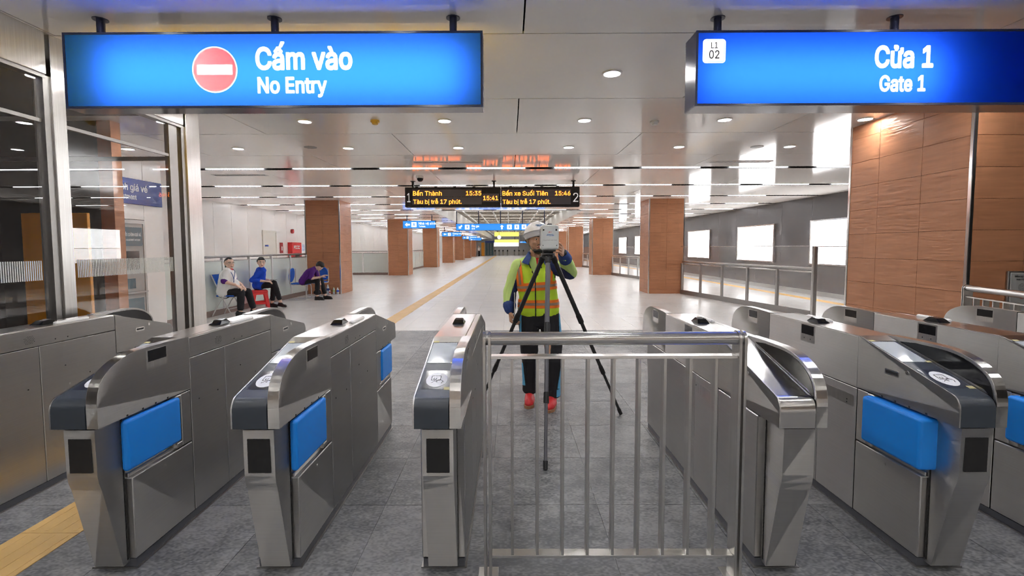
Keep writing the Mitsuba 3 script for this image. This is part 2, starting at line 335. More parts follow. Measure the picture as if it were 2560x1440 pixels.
for y in (-4.84, -3.34, -1.84, -0.34, 1.16, 2.66, 4.16, 5.66, 7.16):
    for x in LX:
        if x < -4.3 or x > 5 or (x > 4.5): continue
        if y < 4.2 and abs(x-0.885) > 0.1 and y > 4: downlight(x, y, f'round ceiling downlight hidden behind the {"no entry" if x < 0.5 else "gate 1"} sign, {ORD[[round(v, 3) for v in LX].index(round(x, 3))-3]} from the left in its row'); continue
        if y == 4.16: downlight(x, y, 'round downlight in the ceiling between the two large blue signs'); continue
        if y in (5.66, 7.16):
            i = [round(v, 3) for v in LX].index(round(x, 3)) - 3
            nth = ['leftmost', 'second from left', 'third from left', 'fourth from left', 'fifth from left', 'rightmost'][min(i, 5)] if i >= 0 else 'leftmost'
            downlight(x, y, f'round white downlight, {nth} of the {"row just below the blue signs" if y == 5.66 else "row nearer the departure boards"}')
        else: downlight(x, y, f'round ceiling downlight out of frame above the photographer, row {ORD[int((y+4.84)/1.5+.1)]}, {ORD[[round(v, 3) for v in LX].index(round(x, 3))-3]} from left', 'downlights over the near floor')
downlight(-5.695, 7.16, 'round downlight in the ceiling seen through the lift glass')
# small ceiling fittings
d = thing('smoke_detector', 'small yellowish smoke detector on the ceiling below the no entry sign', 'smoke detector')
put(d, 'base', P(lathe([(0, 0), (0.052, 0), (0.052, -0.02), (0.0, -0.02)]), M['sensor_yellow'], 40), tr(-1.572, 5.64, CEIL)); put(d, 'sensing_head', P(lathe([(0, -0.02), (0.04, -0.02), (0.034, -0.045), (0.0, -0.05)]), M['sensor_yellow'], 40), tr(-1.572, 5.64, CEIL))
d = thing('smoke_detector', 'small cream smoke detector on the ceiling between the blue signs', 'smoke detector')
put(d, 'base', P(lathe([(0, 0), (0.052, 0), (0.052, -0.02), (0.0, -0.02)]), M['white_plastic'], 40), tr(1.725, 5.72, CEIL)); put(d, 'sensing_head', P(lathe([(0, -0.02), (0.04, -0.02), (0.034, -0.045), (0.0, -0.05)]), M['white_plastic'], 40), tr(1.725, 5.72, CEIL))
for x, y, l in ((-2.944, 7.10, 'flat round grey speaker disc in the ceiling at left'), (3.706, 7.19, 'flat round grey speaker disc in the ceiling at right')):
    d = thing('ceiling_speaker', l, 'speaker'); put(d, 'grille', P(lathe([(0, 0.0), (0.0, -0.006), (0.088, -0.006), (0.092, 0.0)], 32), M['grey_box'], 40), tr(x, y, CEIL))
for x, y, w, l in ((-1.07, 8.36, 0.62, 'long pale air diffuser in the ceiling before the departure boards'), (4.05, 8.43, 0.55, 'long pale air diffuser in the ceiling near the brown pillar'), (-5.5, 9.75, 0.55, 'long pale air diffuser in the ceiling at far left')):
    d = thing('air_diffuser', l, 'air vent')
    put(d, 'frame', P(cat(box(x-w, x+w, y-0.075, y-0.055, CEIL-0.008, CEIL), box(x-w, x+w, y+0.055, y+0.075, CEIL-0.008, CEIL), box(x-w, x-w+0.02, y-0.075, y+0.075, CEIL-0.008, CEIL), box(x+w-0.02, x+w, y-0.075, y+0.075, CEIL-0.008, CEIL)), M['white_plastic']))
    for q in (-0.03, 0, 0.03): put(d, 'blade', P(box(x-w+0.02, x+w-0.02, y+q-0.008, y+q+0.008, CEIL-0.006, CEIL-0.001), M['grey_box']))
d = thing('dome_camera', 'white dome camera with black bubble on the ceiling above board 1', 'camera')
put(d, 'base', P(lathe([(0, 0), (0.085, 0), (0.085, -0.03), (0.07, -0.05), (0, -0.05)]), M['white_plastic'], 40), tr(-1.86, 9.96, CEIL)); put(d, 'bubble', P(lathe([(0.066, -0.05), (0.060, -0.085), (0.035, -0.112), (0, -0.12)]), M['black_gloss'], 60), tr(-1.86, 9.96, CEIL))

# ================================================================ walls
wl = struct('wall_left', 'white panelled left wall of the concourse')
put(wl, 'backing', P(box(-9.6, -9.43, 8, 100, 0, CEIL), M['ceiling_gap']))
fp = []
for k in range(-6, 72):
    y = 15.07+0.985*k
    if y < 8 : continue
    m = box(-9.43, -9.40, y+0.004, y+0.981, 0, CEIL)
    if k < 26: put(wl, 'panel', P(m, M['wall_white']))
    else: fp.append(m)
put(wl, 'panel_field', P(cat(fp), M['wall_white']), kind='stuff')
wr = struct('wall_right', 'dark grey right wall with light boxes')
put(wr, 'backing', P(box(9.20, 9.4, -8, 100, 0, CEIL), M['ceiling_gap']))
fp = []
for k in range(0, 60):
    m = box(9.15, 9.20, 3.2+1.6*k+0.002, 3.2+1.6*(k+1)-0.002, 0.13, CEIL)
    if k < 22: put(wr, 'panel', P(m, M['wall_dark']))
    else: fp.append(m)
put(wr, 'panel_field', P(cat(fp), M['wall_dark']), kind='stuff')
bb = struct('baseboard_right'); put(bb, None, P(box(9.13, 9.20, 3, 90, 0, 0.13), M['grey_box']))
wb = struct('wall_back', 'beige wall behind the photographer')
put(wb, None, P(box(-12, 12, -7.2, -7.0, 0, CEIL), M['wall_beige']))
wf = struct('wall_far', 'wall at the far end of the concourse'); put(wf, None, P(box(-12, 12, 91, 91.2, 0, 4.0), M['wall_white']))
# near left: the dark lift shaft side, then white panels up to the railing
wn = struct('wall_left_near', 'wall behind the glass partition at left')
put(wn, 'backing', P(cat(box(-6.25, -6.08, -7, 8.28, 0, CEIL), box(-9.43, -6.08, 8.12, 8.28, 0, CEIL)), M['shaft_dark']))
for y0, y1, z0, z1 in ((6.6, 7.28, 0, CEIL), (7.28, 7.86, 1.93, CEIL), (7.86, 8.28, 0, CEIL)):
    put(wn, 'panel', P(box(-6.08, -6.05, y0+0.004, y1-0.004, z0, z1), M['wall_white']))
wsh = struct('wall_shaft', 'dark back of the glazed lift shaft')
put(wsh, 'dark_panel', P(box(-6.05, -4.80, 5.6, 5.72, 0, CEIL), M['shaft_dark']))
put(wsh, 'dark_panel', P(box(-6.06, -6.02, -7, 5.6, 0, CEIL), M['shaft_dark']))
put(wsh, 'brown_panel', P(box(-4.80, -4.64, 5.58, 5.72, 0, CEIL), M['brown']))
put(wsh, 'lift_ceiling', P(box(-6.05, -3.36, 1.0, 4.86, 2.80, 2.84), M['shaft_dark']))
# door in the left wall
dr_ = struct('door_1', 'cream door in the white left wall')
put(dr_, 'frame', P(cat(box(-9.40, -9.36, 18.0, 18.06, 0, 2.14), box(-9.40, -9.36, 19.0, 19.06, 0, 2.14), box(-9.40, -9.36, 18.0, 19.06, 2.08, 2.14)), M['door']))
put(dr_, 'leaf', P(box(-9.40, -9.375, 18.06, 19.0, 0.01, 2.08, 0.004), M['door']))
put(dr_, 'handle', P(tube(bend([(-9.375, 18.88, 1.02), (-9.32, 18.88, 1.02), (-9.32, 18.76, 1.02)], .02), 0.012, 8), M['steel_bright'], 40))
put(dr_, 'name_plate', P(box(-9.375, -9.37, 18.15, 18.42, 1.52, 1.59), M['navy']))

# ================================================================ pillars
_pm = {}
def panel_d(w, h, mat='brown'):
    k = (round(w, 3), round(h, 3), mat)
    if k not in _pm: _pm[k] = P(box(-w/2+0.0014, w/2-0.0014, -0.012, 0.0, 0.0014, h-0.0014, 0.0008), M[mat])
    return _pm[k]
RZ = [0.0] + [0.137+0.2945*k for k in range(10)] + [CEIL]
def pillar(x0, x1, y0, y1, label, fronty=None, sidey=None, tiled=True, faces='fsw'):
    p = thing('pillar', label, 'pillar', None if tiled else None)
    put(p, 'core', P(box(x0+0.012, x1-0.012, y0+0.012, y1-0.012, 0, CEIL), M['brown_joint']))
    fx = fronty or [x0, (x0+x1)/2, x1]; sy = sidey or [y0, (y0+y1)/2, y1]
    for a, b in zip(fx, fx[1:]):
        for face in 'fb':
            X = (a+b)/2
            tf = T().translate([X, y0+0.012 - 0.0, 0]) if face == 'f' else T().translate([X, y1-0.012, 0]).rotate([0, 0, 1], 180)
            if tiled and face == 'f':
                for z0, z1 in zip(RZ, RZ[1:]): put(p, 'panel', panel_d(b-a, z1-z0), T().translate([0, 0, z0]) @ T().translate([X, y0+0.012, 0]))
            else: put(p, 'panel', panel_d(b-a, CEIL), tf)
    for a, b in zip(sy, sy[1:]):
        for sx in (-1, 1):
            Y = (a+b)/2; X = x0+0.012 if sx < 0 else x1-0.012
            tf = T().translate([X, Y, 0]).rotate([0, 0, 1], -90 if sx < 0 else 90)
            if tiled and ((sx < 0) == (x0 > 0)):
                for z0, z1 in zip(RZ, RZ[1:]): put(p, 'panel', panel_d(b-a, z1-z0), T().translate([0, 0, z0]) @ tf)
            else: put(p, 'panel', panel_d(b-a, CEIL), tf)
    d = P(cat(box(-0.018, 0.018, -0.018, 0.018, 0, CEIL, 0.004)), M['steel_bright'])
    for x in (x0+0.012, x1-0.012):
        for y in (y0+0.012, y1-0.012): put(p, 'corner_trim', d, tr(x, y))
    return p
pillar(4.33, 7.2, 4.49, 6.10, 'large brown tiled pillar at right, close behind the gates', fronty=[4.33, 4.86, 5.42, 5.98, 6.54, 7.2], sidey=[4.49, 5.04, 5.62, 6.10])
LN = ['nearest', 'second nearest', 'third nearest']
for k in range(7):
    y = 14.90+10.05*k
    pillar(-6.42, -5.33, y, y+1.1, (f'brown clad pillar on the left side, {LN[k]} of its row' if k < 3 else f'far brown pillar of the left row, number {["four","five","six","seven"][k-3]} from the gates'), tiled=k < 2)
    pillar(4.33, 5.43, y-0.15, y+0.85, (f'brown clad pillar on the right side, {LN[k]} along the hall' if k < 3 else f'far brown pillar of the right row, number {["four","five","six","seven"][k-3]} along the hall'), tiled=k < 2)

# light boxes on the dark wall
for k, (a, b) in enumerate(((11.80, 14.36), (16.40, 18.93), (21.62, 24.15), (26.8, 29.3), (31.9, 34.4), (36.9, 39.4), (42.0, 44.5), (47.1, 49.6))):
    t = thing('light_box', f'blank glowing white advertising box on the dark wall, {["nearest", "second", "third", "fourth", "fifth", "sixth", "seventh", "eighth"][k]} from the gates', 'light box')
    put(t, 'frame', P(cat(box(9.09, 9.15, a-0.05, a, 0.91, 2.24), box(9.09, 9.15, b, b+0.05, 0.91, 2.24), box(9.09, 9.15, a, b, 0.91, 0.95), box(9.09, 9.15, a, b, 2.20, 2.24)), M['steel_bright']))
    put(t, 'lit_panel', P(box(9.10, 9.15, a, b, 0.95, 2.20), M['white_print'], emit=(BOX,)*3, w=1.0))
# ================================================================ fare gates: local u across (-0.1..0.1), t along (-1..1), front end at t = -1
GC = 2.916
def inc_z(f): return 0.985 - 0.2763*(f-0.431)        # height of the sloping reader end, f = distance from the gate's middle
HUMP = [(1.0, 0.712)] + [tuple(p) for p in spline([(1.0, 0.80), (0.996, 0.845), (0.973, 0.905), (0.907, 0.958), (0.815, 0.988), (0.716, 0.996), (0.60, 0.996)], 5)] + [(0.431, 0.991), (0.431, 0.712)]
NOSE = [(1.003, 0.712), (1.003, 0.775)] + [(0.953+0.05*math.cos(a), 0.785+0.055*math.sin(a)) for a in np.linspace(0.0, 1.30, 8)] + [(0.431, 0.985), (0.431, 0.712)]
CORE = [(0.98, 0.70), (0.977, 0.50), (0.972, 0.465), (0.960, 0.43), (0.871, 0.03)]
_gm = {}
def G(key, fn, mat, smooth=False):
    if key not in _gm: _gm[key] = P(fn(), M[mat], smooth)
    return _gm[key]
def on_slope(su, st, u0, u1, f0, f1, lift, th):
    """A thin plate lying on the sloping reader end."""
    pts = np.array([[f0, inc_z(f0)+lift], [f1, inc_z(f1)+lift], [f1, inc_z(f1)+lift+th], [f0, inc_z(f0)+lift+th]]); pts[:, 0] *= st
    return xprism(pts, su*u0, su*u1)
def disc_mesh(su, st):
    m = ext(affinity.scale(Point(0, 0).buffer(1, 32), 0.047, 0.060), 0.0012)
    rings = []
    m.apply_transform(trimesh.transformations.rotation_matrix(-st*math.atan(0.2763), [1, 0, 0])); f = 0.842
    m.apply_translation((-su*0.022, st*f, inc_z(f)+0.0016)); return m
def glyph_mesh(su, st):
    """The line drawing of a card held to the reader."""
    L = [[(-.024, .030), (-.024, -.006), (.016, -.006), (.016, .030), (-.024, .030)], [(-.010, .012), (-.016, .004), (-.010, -.002), (-.002, .002), (-.002, .012)], [(.004, -.022), (.000, -.010), (.008, -.002), (.020, -.004), (.030, -.016)], [(-.020, -.026), (-.008, -.014), (.004, -.022)], [(.022, -.030), (.030, -.016)]]
    out = []
    for l in L:
        for a, b in zip(l, l[1:]):
            a, b = np.array(a), np.array(b); d = (b-a)/np.linalg.norm(b-a); n = np.array([-d[1], d[0]])*0.0011
            out.append(ext([tuple(a+n), tuple(a-n), tuple(b-n), tuple(b+n)], 0.0006))
    m = cat(out)
    if st > 0: m.apply_transform(np.diag([-1, -1, 1, 1.0]))
    m.apply_transform(trimesh.transformations.rotation_matrix(-st*math.atan(0.2763), [1, 0, 0])); m.apply_translation((-su*0.022, st*0.842, inc_z(0.842)+0.003)); return m
def inner_panel(st):
    pts = [(f, z) for f, z in HUMP[1:-2] if f > 0.55] + [(0.50, 0.985)]
    pg = Polygon([(f*st, z) for f, z in pts] + [(0.50*st, 0.96), (0.94*st, 0.845)]).buffer(-0.013)
    return pg
def fare_gate(x0, label, A, B, plain=False):
    """A: flaps on the right face; B: flaps on the left face; plain: steel front without a card reader."""
    g = thing('fare_gate', label, 'ticket gate', 'row of stainless fare gates'); tf = tr(x0+0.1, GC)
    def a(name, key, fn, mat, smooth=False, label=None): put(g, name, G((name,)+key, fn, mat, smooth), tf, label)
    a('inner_body', (), lambda: cat(xprism([(-f, z) for f, z in CORE] + [(f, z) for f, z in reversed(CORE)], -0.065, 0.065), box(-0.063, 0.063, -0.43, 0.43, 0.70, 0.965)), 'steel', 12)
    a('plinth', (), lambda: cat(box(-0.094, 0.094, -0.834, 0.834, 0.0, 0.042)), 'plinth')
    a('floor_seal', (), lambda: box(-0.104, 0.104, -0.842, 0.842, 0.0, 0.006), 'steel_dull')
    a('top_cover', (), lambda: cat(box(-0.0985, 0.066, -0.428, 0.428, 0.966, 0.988, 0.002), box(0.0675, 0.0985, -0.428, 0.428, 0.966, 0.988, 0.002)), 'steel_bright')
    for su, st in ((1, -1), (-1, 1)):                # the front end, then the far end turned round
        k = (su, st); front = st < 0
        a('raised_side', k, lambda: xprism([(f*st, z) for f, z in HUMP], su*0.0525, su*0.1), 'steel', 25)
        a('edge_strip', k, lambda: xprism([p for p in Polygon([(f*st, z) for f, z in HUMP]).exterior.coords], su*0.058, su*0.0945) if False else
          cat([xprism([(h0[0]*st, h0[1]), (h1[0]*st, h1[1]), (h1[0]*st*1.0008, h1[1]+0.0009), (h0[0]*st*1.0008, h0[1]+0.0009)], su*0.054, su*0.0985) for h0, h1 in zip(HUMP[1:-2], HUMP[2:-1])]), 'steel_bright', 40)
        a('inner_panel', k, lambda: xprism(list(inner_panel(st).exterior.coords), su*0.0505, su*0.0526), 'black_gloss', label='black inner face of the raised side')
        hs = 'reader_housing' if not (plain and front) else 'sloping_end'
        a(hs, k, lambda: xprism([(f*st, z) for f, z in NOSE], -su*0.094, su*0.049), 'steel_bright' if hs == 'sloping_end' else 'reader_slate', 30, None if hs == 'sloping_end' else 'dark slate plastic card reader housing')
        a('side_cheek', k, lambda: xprism([(f*st, z+(0.003 if 0.45 < f < 0.99 else 0)) for f, z in NOSE], -su*0.1, -su*0.094), 'steel', 30)
        if hs == 'reader_housing':
            a('head_frame', k, lambda: on_slope(su, st, -0.094, 0.049, 0.432, 0.492, 0.0005, 0.0035), 'steel_bright')
            a('display', k, lambda: on_slope(su, st, -0.090, 0.033, 0.498, 0.697, 0.0005, 0.0022), 'screen', label='glossy glass display')
            a('reader_pad', k, lambda: on_slope(su, st, -0.080, 0.038, 0.765, 0.915, 0.0002, 0.0012), 'pad')
            rp = num(f'{g}__reader_disc'); scene[rp] = {**G(('disc',)+k, lambda: disc_mesh(su, st), 'white_print'), 'to_world': tf}
            scene[num(rp+'__card_symbol')] = {**G(('glyph',)+k, lambda: glyph_mesh(su, st), 'ink_black'), 'to_world': tf}
            a('tape', k, lambda: cat(on_slope(su, st, 0.018, 0.046, 0.900, 0.920, 0.0015, 0.001), on_slope(su, st, 0.022, 0.046, 0.690, 0.705, 0.0027, 0.001), on_slope(su, st, -0.090, -0.062, 0.482, 0.496, 0.0036, 0.001)), 'tape')
            a('sensor_plate', k, lambda: box(-0.048, 0.048, st*0.976, st*0.982, 0.515, 0.662, 0.0015), 'black_matt', label='black sensor plate on the end')
        a('window_plate', k, lambda: box(su*0.0995, su*0.1008, st*0.592, st*0.727, 0.888, 0.982), 'steel_upright')
        a('sensor_window', k, lambda: box(su*0.1, su*0.1016, st*0.598, st*0.716, 0.925, 0.978), 'black_gloss')
        a('ticket_slot', k, lambda: cat(box(-su*0.0995, -su*0.102, st*0.612, st*0.695, 0.856, 0.862), box(-su*0.0995, -su*0.102, st*0.612, st*0.695, 0.836, 0.842), box(-su*0.0995, -su*0.102, st*0.612, st*0.618, 0.836, 0.862), box(-su*0.0995, -su*0.102, st*0.689, st*0.695, 0.836, 0.862)), 'steel_bright')
        a('slot_opening', k, lambda: box(-su*0.0995, -su*0.1012, st*0.618, st*0.689, 0.842, 0.856), 'black_matt')
        a('lock', k, lambda: cyl((-su*0.0995, st*0.742, 0.872), (-su*0.103, st*0.742, 0.872), 0.009, 14), 'steel_bright', 40)
    # middle
    for su in (1, -1):
        face = 'right' if su > 0 else 'left'
        zb = 0.878 if su > 0 else 0.706
        a('upper_panel', (su,), lambda: box(su*0.062, su*0.1, -0.4285, 0.4285, zb+0.003, 0.984, 0.002), 'steel')
        for t0, t1 in ((-0.4285, -0.122), (-0.118, 0.4285)):
            a('side_panel', (su, t0), lambda: box(su*0.062, su*0.0995, t0, t1, 0.046, zb-0.002, 0.002), 'steel')
        if su > 0:
            a('speaker_grille', (su,), lambda: cat([cyl((0.0995, -0.205+0.009*i+(0.0045 if j % 2 else 0), 0.905+0.008*j), (0.1004, -0.205+0.009*i+(0.0045 if j % 2 else 0), 0.905+0.008*j), 0.0022, 6) for i in range(7) for j in range(6) if abs(i-3)+abs(j-2.5) < 4.6]), 'joint_black')
            holes = ((-0.018, 0.903), (0.065, 0.902), (0.039, 0.723), (0.21, 0.636), (-0.366, 0.638), (-0.199, 0.636))
        else:
            a('window_plate', ('mid',), lambda: box(-0.0995, -0.1008, -0.070, 0.068, 0.868, 0.980), 'steel_upright')
            a('sensor_window', ('mid',), lambda: box(-0.1, -0.1016, -0.060, 0.058, 0.915, 0.972), 'black_gloss')
            a('cover_plate', (su,), lambda: box(-0.099, -0.1005, -0.41, -0.13, 0.60, 0.66), 'steel_upright')
            holes = ((-0.03, 0.89), (0.03, 0.89), (-0.14, 0.640), (-0.36, 0.625), (-0.36, 0.61))
        for h in holes: a('sensor_hole', (su, h), lambda: cyl((su*0.0992, h[0], h[1]), (su*0.1009, h[0], h[1]), 0.0042, 8), 'joint_black')
        a('fixing_screw', (su,), lambda: cyl((su*0.099, 0.06, 0.60), (su*0.1012, 0.06, 0.60), 0.006, 10), 'steel_bright')
        # the ends of this face
        for st in (-1, 1):
            k = (su, st)
            if (su > 0 and A) or (su < 0 and B):
                a('low_panel', k, lambda: cat(box(su*0.055, su*0.0995, st*0.433, st*0.840, 0.046, 0.425, 0.004)), 'steel')
                a('panel_ledge', k, lambda: box(su*0.063, su*0.080, st*0.433, st*0.838, 0.425, 0.446, 0.003), 'steel_bright')
                a('recess_panel', k, lambda: box(su*0.060, su*0.0685, st*0.433, st*0.842, 0.446, 0.708), 'steel_bright')
                a('hinge_post', k, lambda: cat(box(su*0.066, su*0.0985, st*0.433, st*0.505, 0.432, 0.705, 0.003), box(su*0.066, su*0.100, st*0.505, st*0.548, 0.660, 0.703, 0.004), box(su*0.066, su*0.100, st*0.505, st*0.548, 0.432, 0.460, 0.004)), 'steel')
                a('hinge', k, lambda: cat(cyl((su*0.084, st*0.545, 0.452), (su*0.084, st*0.545, 0.668), 0.013, 14), box(su*0.074, su*0.094, st*0.508, st*0.545, 0.463, 0.657, 0.002)), 'steel_upright', 40)
                a('flap', k, lambda: rbox(su*0.077, su*0.110, st*0.552, st*0.840, 0.466, 0.698, 0.016), 'flap_blue', 50, 'padded blue barrier flap')
                for q in (0.60, 0.68, 0.76, 0.85): a('sensor_hole', (su, st, q), lambda: box(su*0.099, su*0.1004, st*(q-0.005), st*(q+0.005), 0.713, 0.721), 'joint_black')
                a('low_screw', k, lambda: cyl((su*0.099, st*0.635, 0.388), (su*0.1015, st*0.635, 0.388), 0.006, 10), 'steel_bright')
            else:
                a('low_panel', (su, st, 'plain'), lambda: cat(box(su*0.055, su*0.0995, st*0.433, st*0.835, 0.046, 0.704, 0.004)), 'steel')
            a('end_gap', k, lambda: box(su*0.060, su*0.0665, st*0.842, st*0.850, 0.045, 0.70), 'joint_black')
    # on the top cover
    s = num(f'{g}__sensor_dome')
    scene[s] = {**G(('dome',), lambda: tm(m3.Manifold.hull_points(np.array([[x, y, z] for x, y, z in [(-.036, -.055, .0), (.036, -.055, .0), (.036, .06, .0), (-.036, .06, .0), (-.026, -.02, .024), (.026, -.02, .024), (.022, .03, .028), (-.022, .03, .028), (0, .052, .012), (-.02, -.048, .008), (.02, -.048, .008)]])).translate((-0.015, 0.03, 0.988))), 'black_gloss'), 'to_world': tf}
    if x0 not in (-0.403,): a('lamp_bar', (), lambda: rbox(0.048, 0.076, 0.02, 0.26, 0.982, 1.004, 0.0105, 12), 'white_plastic', 50, 'white translucent indicator bar')
    return g
for x0, A, B, pl, lab in (
    (-3.020, True, False, False, 'stainless ticket gate at far left, cut by the picture edge, before the glass partition'),
    (-1.908, True, False, False, 'stainless ticket gate with blue flap beside the yellow floor strip, second from the left'),
    (-1.155, True, False, False, 'stainless ticket gate with blue flaps at both ends, third from the left'),
    (-0.403, False, False, False, 'stainless ticket gate seen end-on, standing just left of the front railing'),
    (1.109, False, False, True, 'stainless gate with plain steel sloping front, just right of the front railing'),
    (1.848, False, True, False, 'stainless ticket gate with blue flap facing left, second to the right of the railing'),
    (2.587, False, True, False, 'stainless ticket gate whose near end is cut off by the right edge of the picture'),
    (3.600, False, True, False, 'stainless gate at far right, only its rounded rear top showing by the brown pillar')):
    fare_gate(x0, lab, A, B, pl)

# ================================================================ railings of the gate line
def flat_railing(r, L, h, posts, bars, tf, x_in=0.0):
    for x in posts:
        for q in (-0.011, 0.011):
            put(r, 'post', P(cat(box(x+q-0.0055, x+q+0.0055, -0.035, 0.035, 0, h-0.030), ), M['steel_upright']), tf)
            put(r, 'post_head', P(cyl((x+q-0.0055, 0, h-0.030), (x+q+0.0055, 0, h-0.030), 0.035, 24), M['steel_bright'], 40), tf)
        put(r, 'base_plate', P(box(x-0.045, x+0.045, -0.06, 0.06, 0, 0.008, 0.002), M['steel_bright']), tf)
        put(r, 'spacer', P(cyl((x-0.006, 0, h-0.030), (x+0.006, 0, h-0.030), 0.026, 16), M['steel_dull'], 40), tf)
    put(r, 'top_tube', P(cyl((posts[0]+0.017, 0, h-0.028), (posts[-1]-0.017, 0, h-0.028), 0.028, 32), M['steel_bright'], 40), tf)
    put(r, 'middle_rail', P(box(posts[0]+0.017, posts[-1]-0.017, -0.024, 0.024, h-0.112, h-0.100, 0.001), M['steel_bright']), tf)
    put(r, 'bottom_rail', P(box(posts[0]+0.017, posts[-1]-0.017, -0.024, 0.024, 0.104, 0.116, 0.001), M['steel_bright']), tf)
    for x in bars: put(r, 'bar', P(box(x-0.006, x+0.006, -0.022, 0.022, 0.116, h-0.112), M['steel_upright']), tf)
r = thing('railing', 'stainless railing with round top tube and nine flat bars closing the middle passage', 'railing')
flat_railing(r, 1.09, 1.097, [-0.098, 0.988], [0.009+0.1091*i for i in range(9)], tr(0, 2.015))
r = thing('railing', 'short stainless railing beside the grey help point at the right edge', 'railing')
_a = math.degrees(math.atan2(3.62-4.38, 4.03-4.22))
flat_railing(r, 0.9, 1.10, [0.0, 0.98], [0.125+0.115*i for i in range(8)], T().translate([4.22, 4.36, 0]).rotate([0, 0, 1], _a))
h = thing('help_point', 'grey metal help point panel on the brown pillar behind the railing at right', 'help point')
put(h, 'back_plate', P(box(4.695, 4.93, 4.46, 4.485, 0.60, 1.222, 0.006), M['steel_dull']))
put(h, 'face_plate', P(box(4.712, 4.915, 4.452, 4.462, 0.62, 1.207, 0.004), M['grey_box']))
put(h, 'lettering', P(cat(text('Điểm trợ giúp', 0.017, 0.125, 0.001, at=(4.745, 4.451, 1.165)), text('Help Point', 0.014, 0.085, 0.001, False, at=(4.765, 4.451, 1.137))), M['ink_black']))
put(h, 'speaker_disc', P(cat([cyl((4.82+0.011*i*math.cos(q), 4.4525, 1.07+0.011*i*math.sin(q)), (4.82+0.011*i*math.cos(q), 4.4505, 1.07+0.011*i*math.sin(q)), 0.003, 6) for i in range(1, 4) for q in np.arange(0, 6.28, 6.28/(6*i))]), M['joint_black']))
put(h, 'call_button', P(cyl((4.82, 4.453, 0.98), (4.82, 4.446, 0.98), 0.018, 20), M['red'], 40))

# ================================================================ glazed lift partition at left
gp = thing('glass_partition', 'stainless framed glass partition of the lift at left, with a frosted stripe band', 'glass partition')
PX = -3.20
def steel_box(name, *a): put(gp, name, P(box(*a, 0.002), M['steel_upright']))
for y0, y1, w in ((3.345, 3.475, 0.09), (4.72, 4.955, 0.12)):
    put(gp, 'post', P(box(PX-w, PX, y0+0.03, y1, 0, CEIL, 0.003), M['steel_upright']))
    put(gp, 'jamb', P(cat(box(PX-w+0.01, PX-0.015, y0-0.02, y0+0.03, 0, CEIL-0.29), box(PX-0.075, PX-0.062, y0-0.035, y0-0.02, 0, CEIL-0.29)), M['steel_dull']))
for y0, y1 in ((0.6, 3.34), (3.475, 4.72)):
    steel_box('header', PX-0.10, PX, y0, y1, 2.665, CEIL)
    put(gp, 'header_trim', P(box(PX-0.09, PX-0.012, y0, y1, 2.640, 2.665), M['steel_dull']))
    p = put(gp, 'pane', P(box(PX-0.040, PX-0.0399, y0, y1, 0.02, 2.64), M['glass']))
    nb = int((y1-y0-0.12)/0.0145)
    scene[num(p+'__frosted_band')] = P(cat([box(PX-0.0385, PX-0.0383, y0+0.06+0.0145*i, y0+0.06+0.0145*i+0.0090, 1.243, 1.378) for i in range(nb)]), M['frost_line']); labels[p+'__frosted_band'] = {'kind': 'stuff'}
put(gp, 'door_stile', P(cat(box(PX-0.075, PX-0.03, 4.55, 4.66, 0.0, 2.64)), M['steel_dull'])); put(gp, 'transom', P(cat(box(PX-0.06, PX-0.035, 3.475, 4.55, 2.335, 2.36), box(PX-0.06, PX-0.035, 0.6, 3.32, 2.335, 2.36)), M['steel_dull']))
put(gp, 'door_stile', P(box(PX-0.06, PX-0.035, 2.78, 2.81, 0.0, 2.34), M['steel_dull']))
put(gp, 'end_panel', P(cat(box(-5.9, PX-0.12, 4.90, 4.93, 2.36, 2.40)), M['steel_dull']))
k = thing('orange_housing', 'tall orange panel housing standing behind the lift glass', 'panel')
put(k, 'front_panel', P(box(-5.38, -4.72, 5.30, 5.34, 0.0, 1.86, 0.004), M['orange'])); put(k, 'side_panel', P(xprism([(5.34, 0), (5.5, 0), (5.5, 1.86), (5.34, 1.86)], -5.50, -5.38), M['orange'])); put(k, 'seam', P(box(-4.92, -4.915, 5.295, 5.302, 0.02, 1.84), M['brown_joint']))
# fare adjustment machine and its sign on the white wall behind
s = thing('wall_sign', 'dark blue fare adjustment sign on the white wall seen through the lift glass', 'sign')
put(s, 'board', P(box(-6.05, -6.015, 6.72, 8.24, 2.17, 2.575, 0.004), M['navy']))
put(s, 'lettering', P(cat(text('Máy điều chỉnh giá vé', 0.105, 1.30, 0.002, facing='right', at=(-6.014, 7.91, 2.385), align='right'), text('Fare Adjustment', 0.078, 0.66, 0.002, facing='right', at=(-6.014, 7.675, 2.245), align='right')), M['white_print']))
m = thing('ticket_machine', 'grey fare adjustment machine set in the white wall behind the lift glass', 'ticket machine')
put(m, 'casing', P(cat(box(-6.09, -6.04, 7.30, 7.84, 0.0, 1.92, 0.004)), M['grey_box']))
put(m, 'frame', P(cat(box(-6.04, -6.03, 7.30, 7.34, 0.0, 1.92), box(-6.04, -6.03, 7.80, 7.84, 0.0, 1.92), box(-6.04, -6.03, 7.30, 7.84, 1.86, 1.92)), M['steel_dull']))
hp = put(m, 'header_panel', P(box(-6.04, -6.034, 7.36, 7.78, 1.50, 1.80), M['teal_panel']))
scene[num(hp+'__lettering')] = P(cat(text('ĐIỀU CHỈNH GIÁ VÉ', 0.045, 0.36, 0.001, facing='right', at=(-6.0335, 7.39, 1.66)), text('FARE ADJUSTMENT MACHINE', 0.026, 0.34, 0.001, facing='right', at=(-6.0335, 7.39, 1.585))), M['white_print'])
put(m, 'screen', P(box(-6.04, -6.033, 7.40, 7.70, 1.12, 1.42), M['black_gloss']))
put(m, 'card_panel', P(box(-6.04, -6.034, 7.38, 7.60, 0.82, 0.98), M['teal_panel'])); put(m, 'tray', P(box(-6.04, -5.99, 7.36, 7.80, 0.74, 0.77), M['steel_dull']))
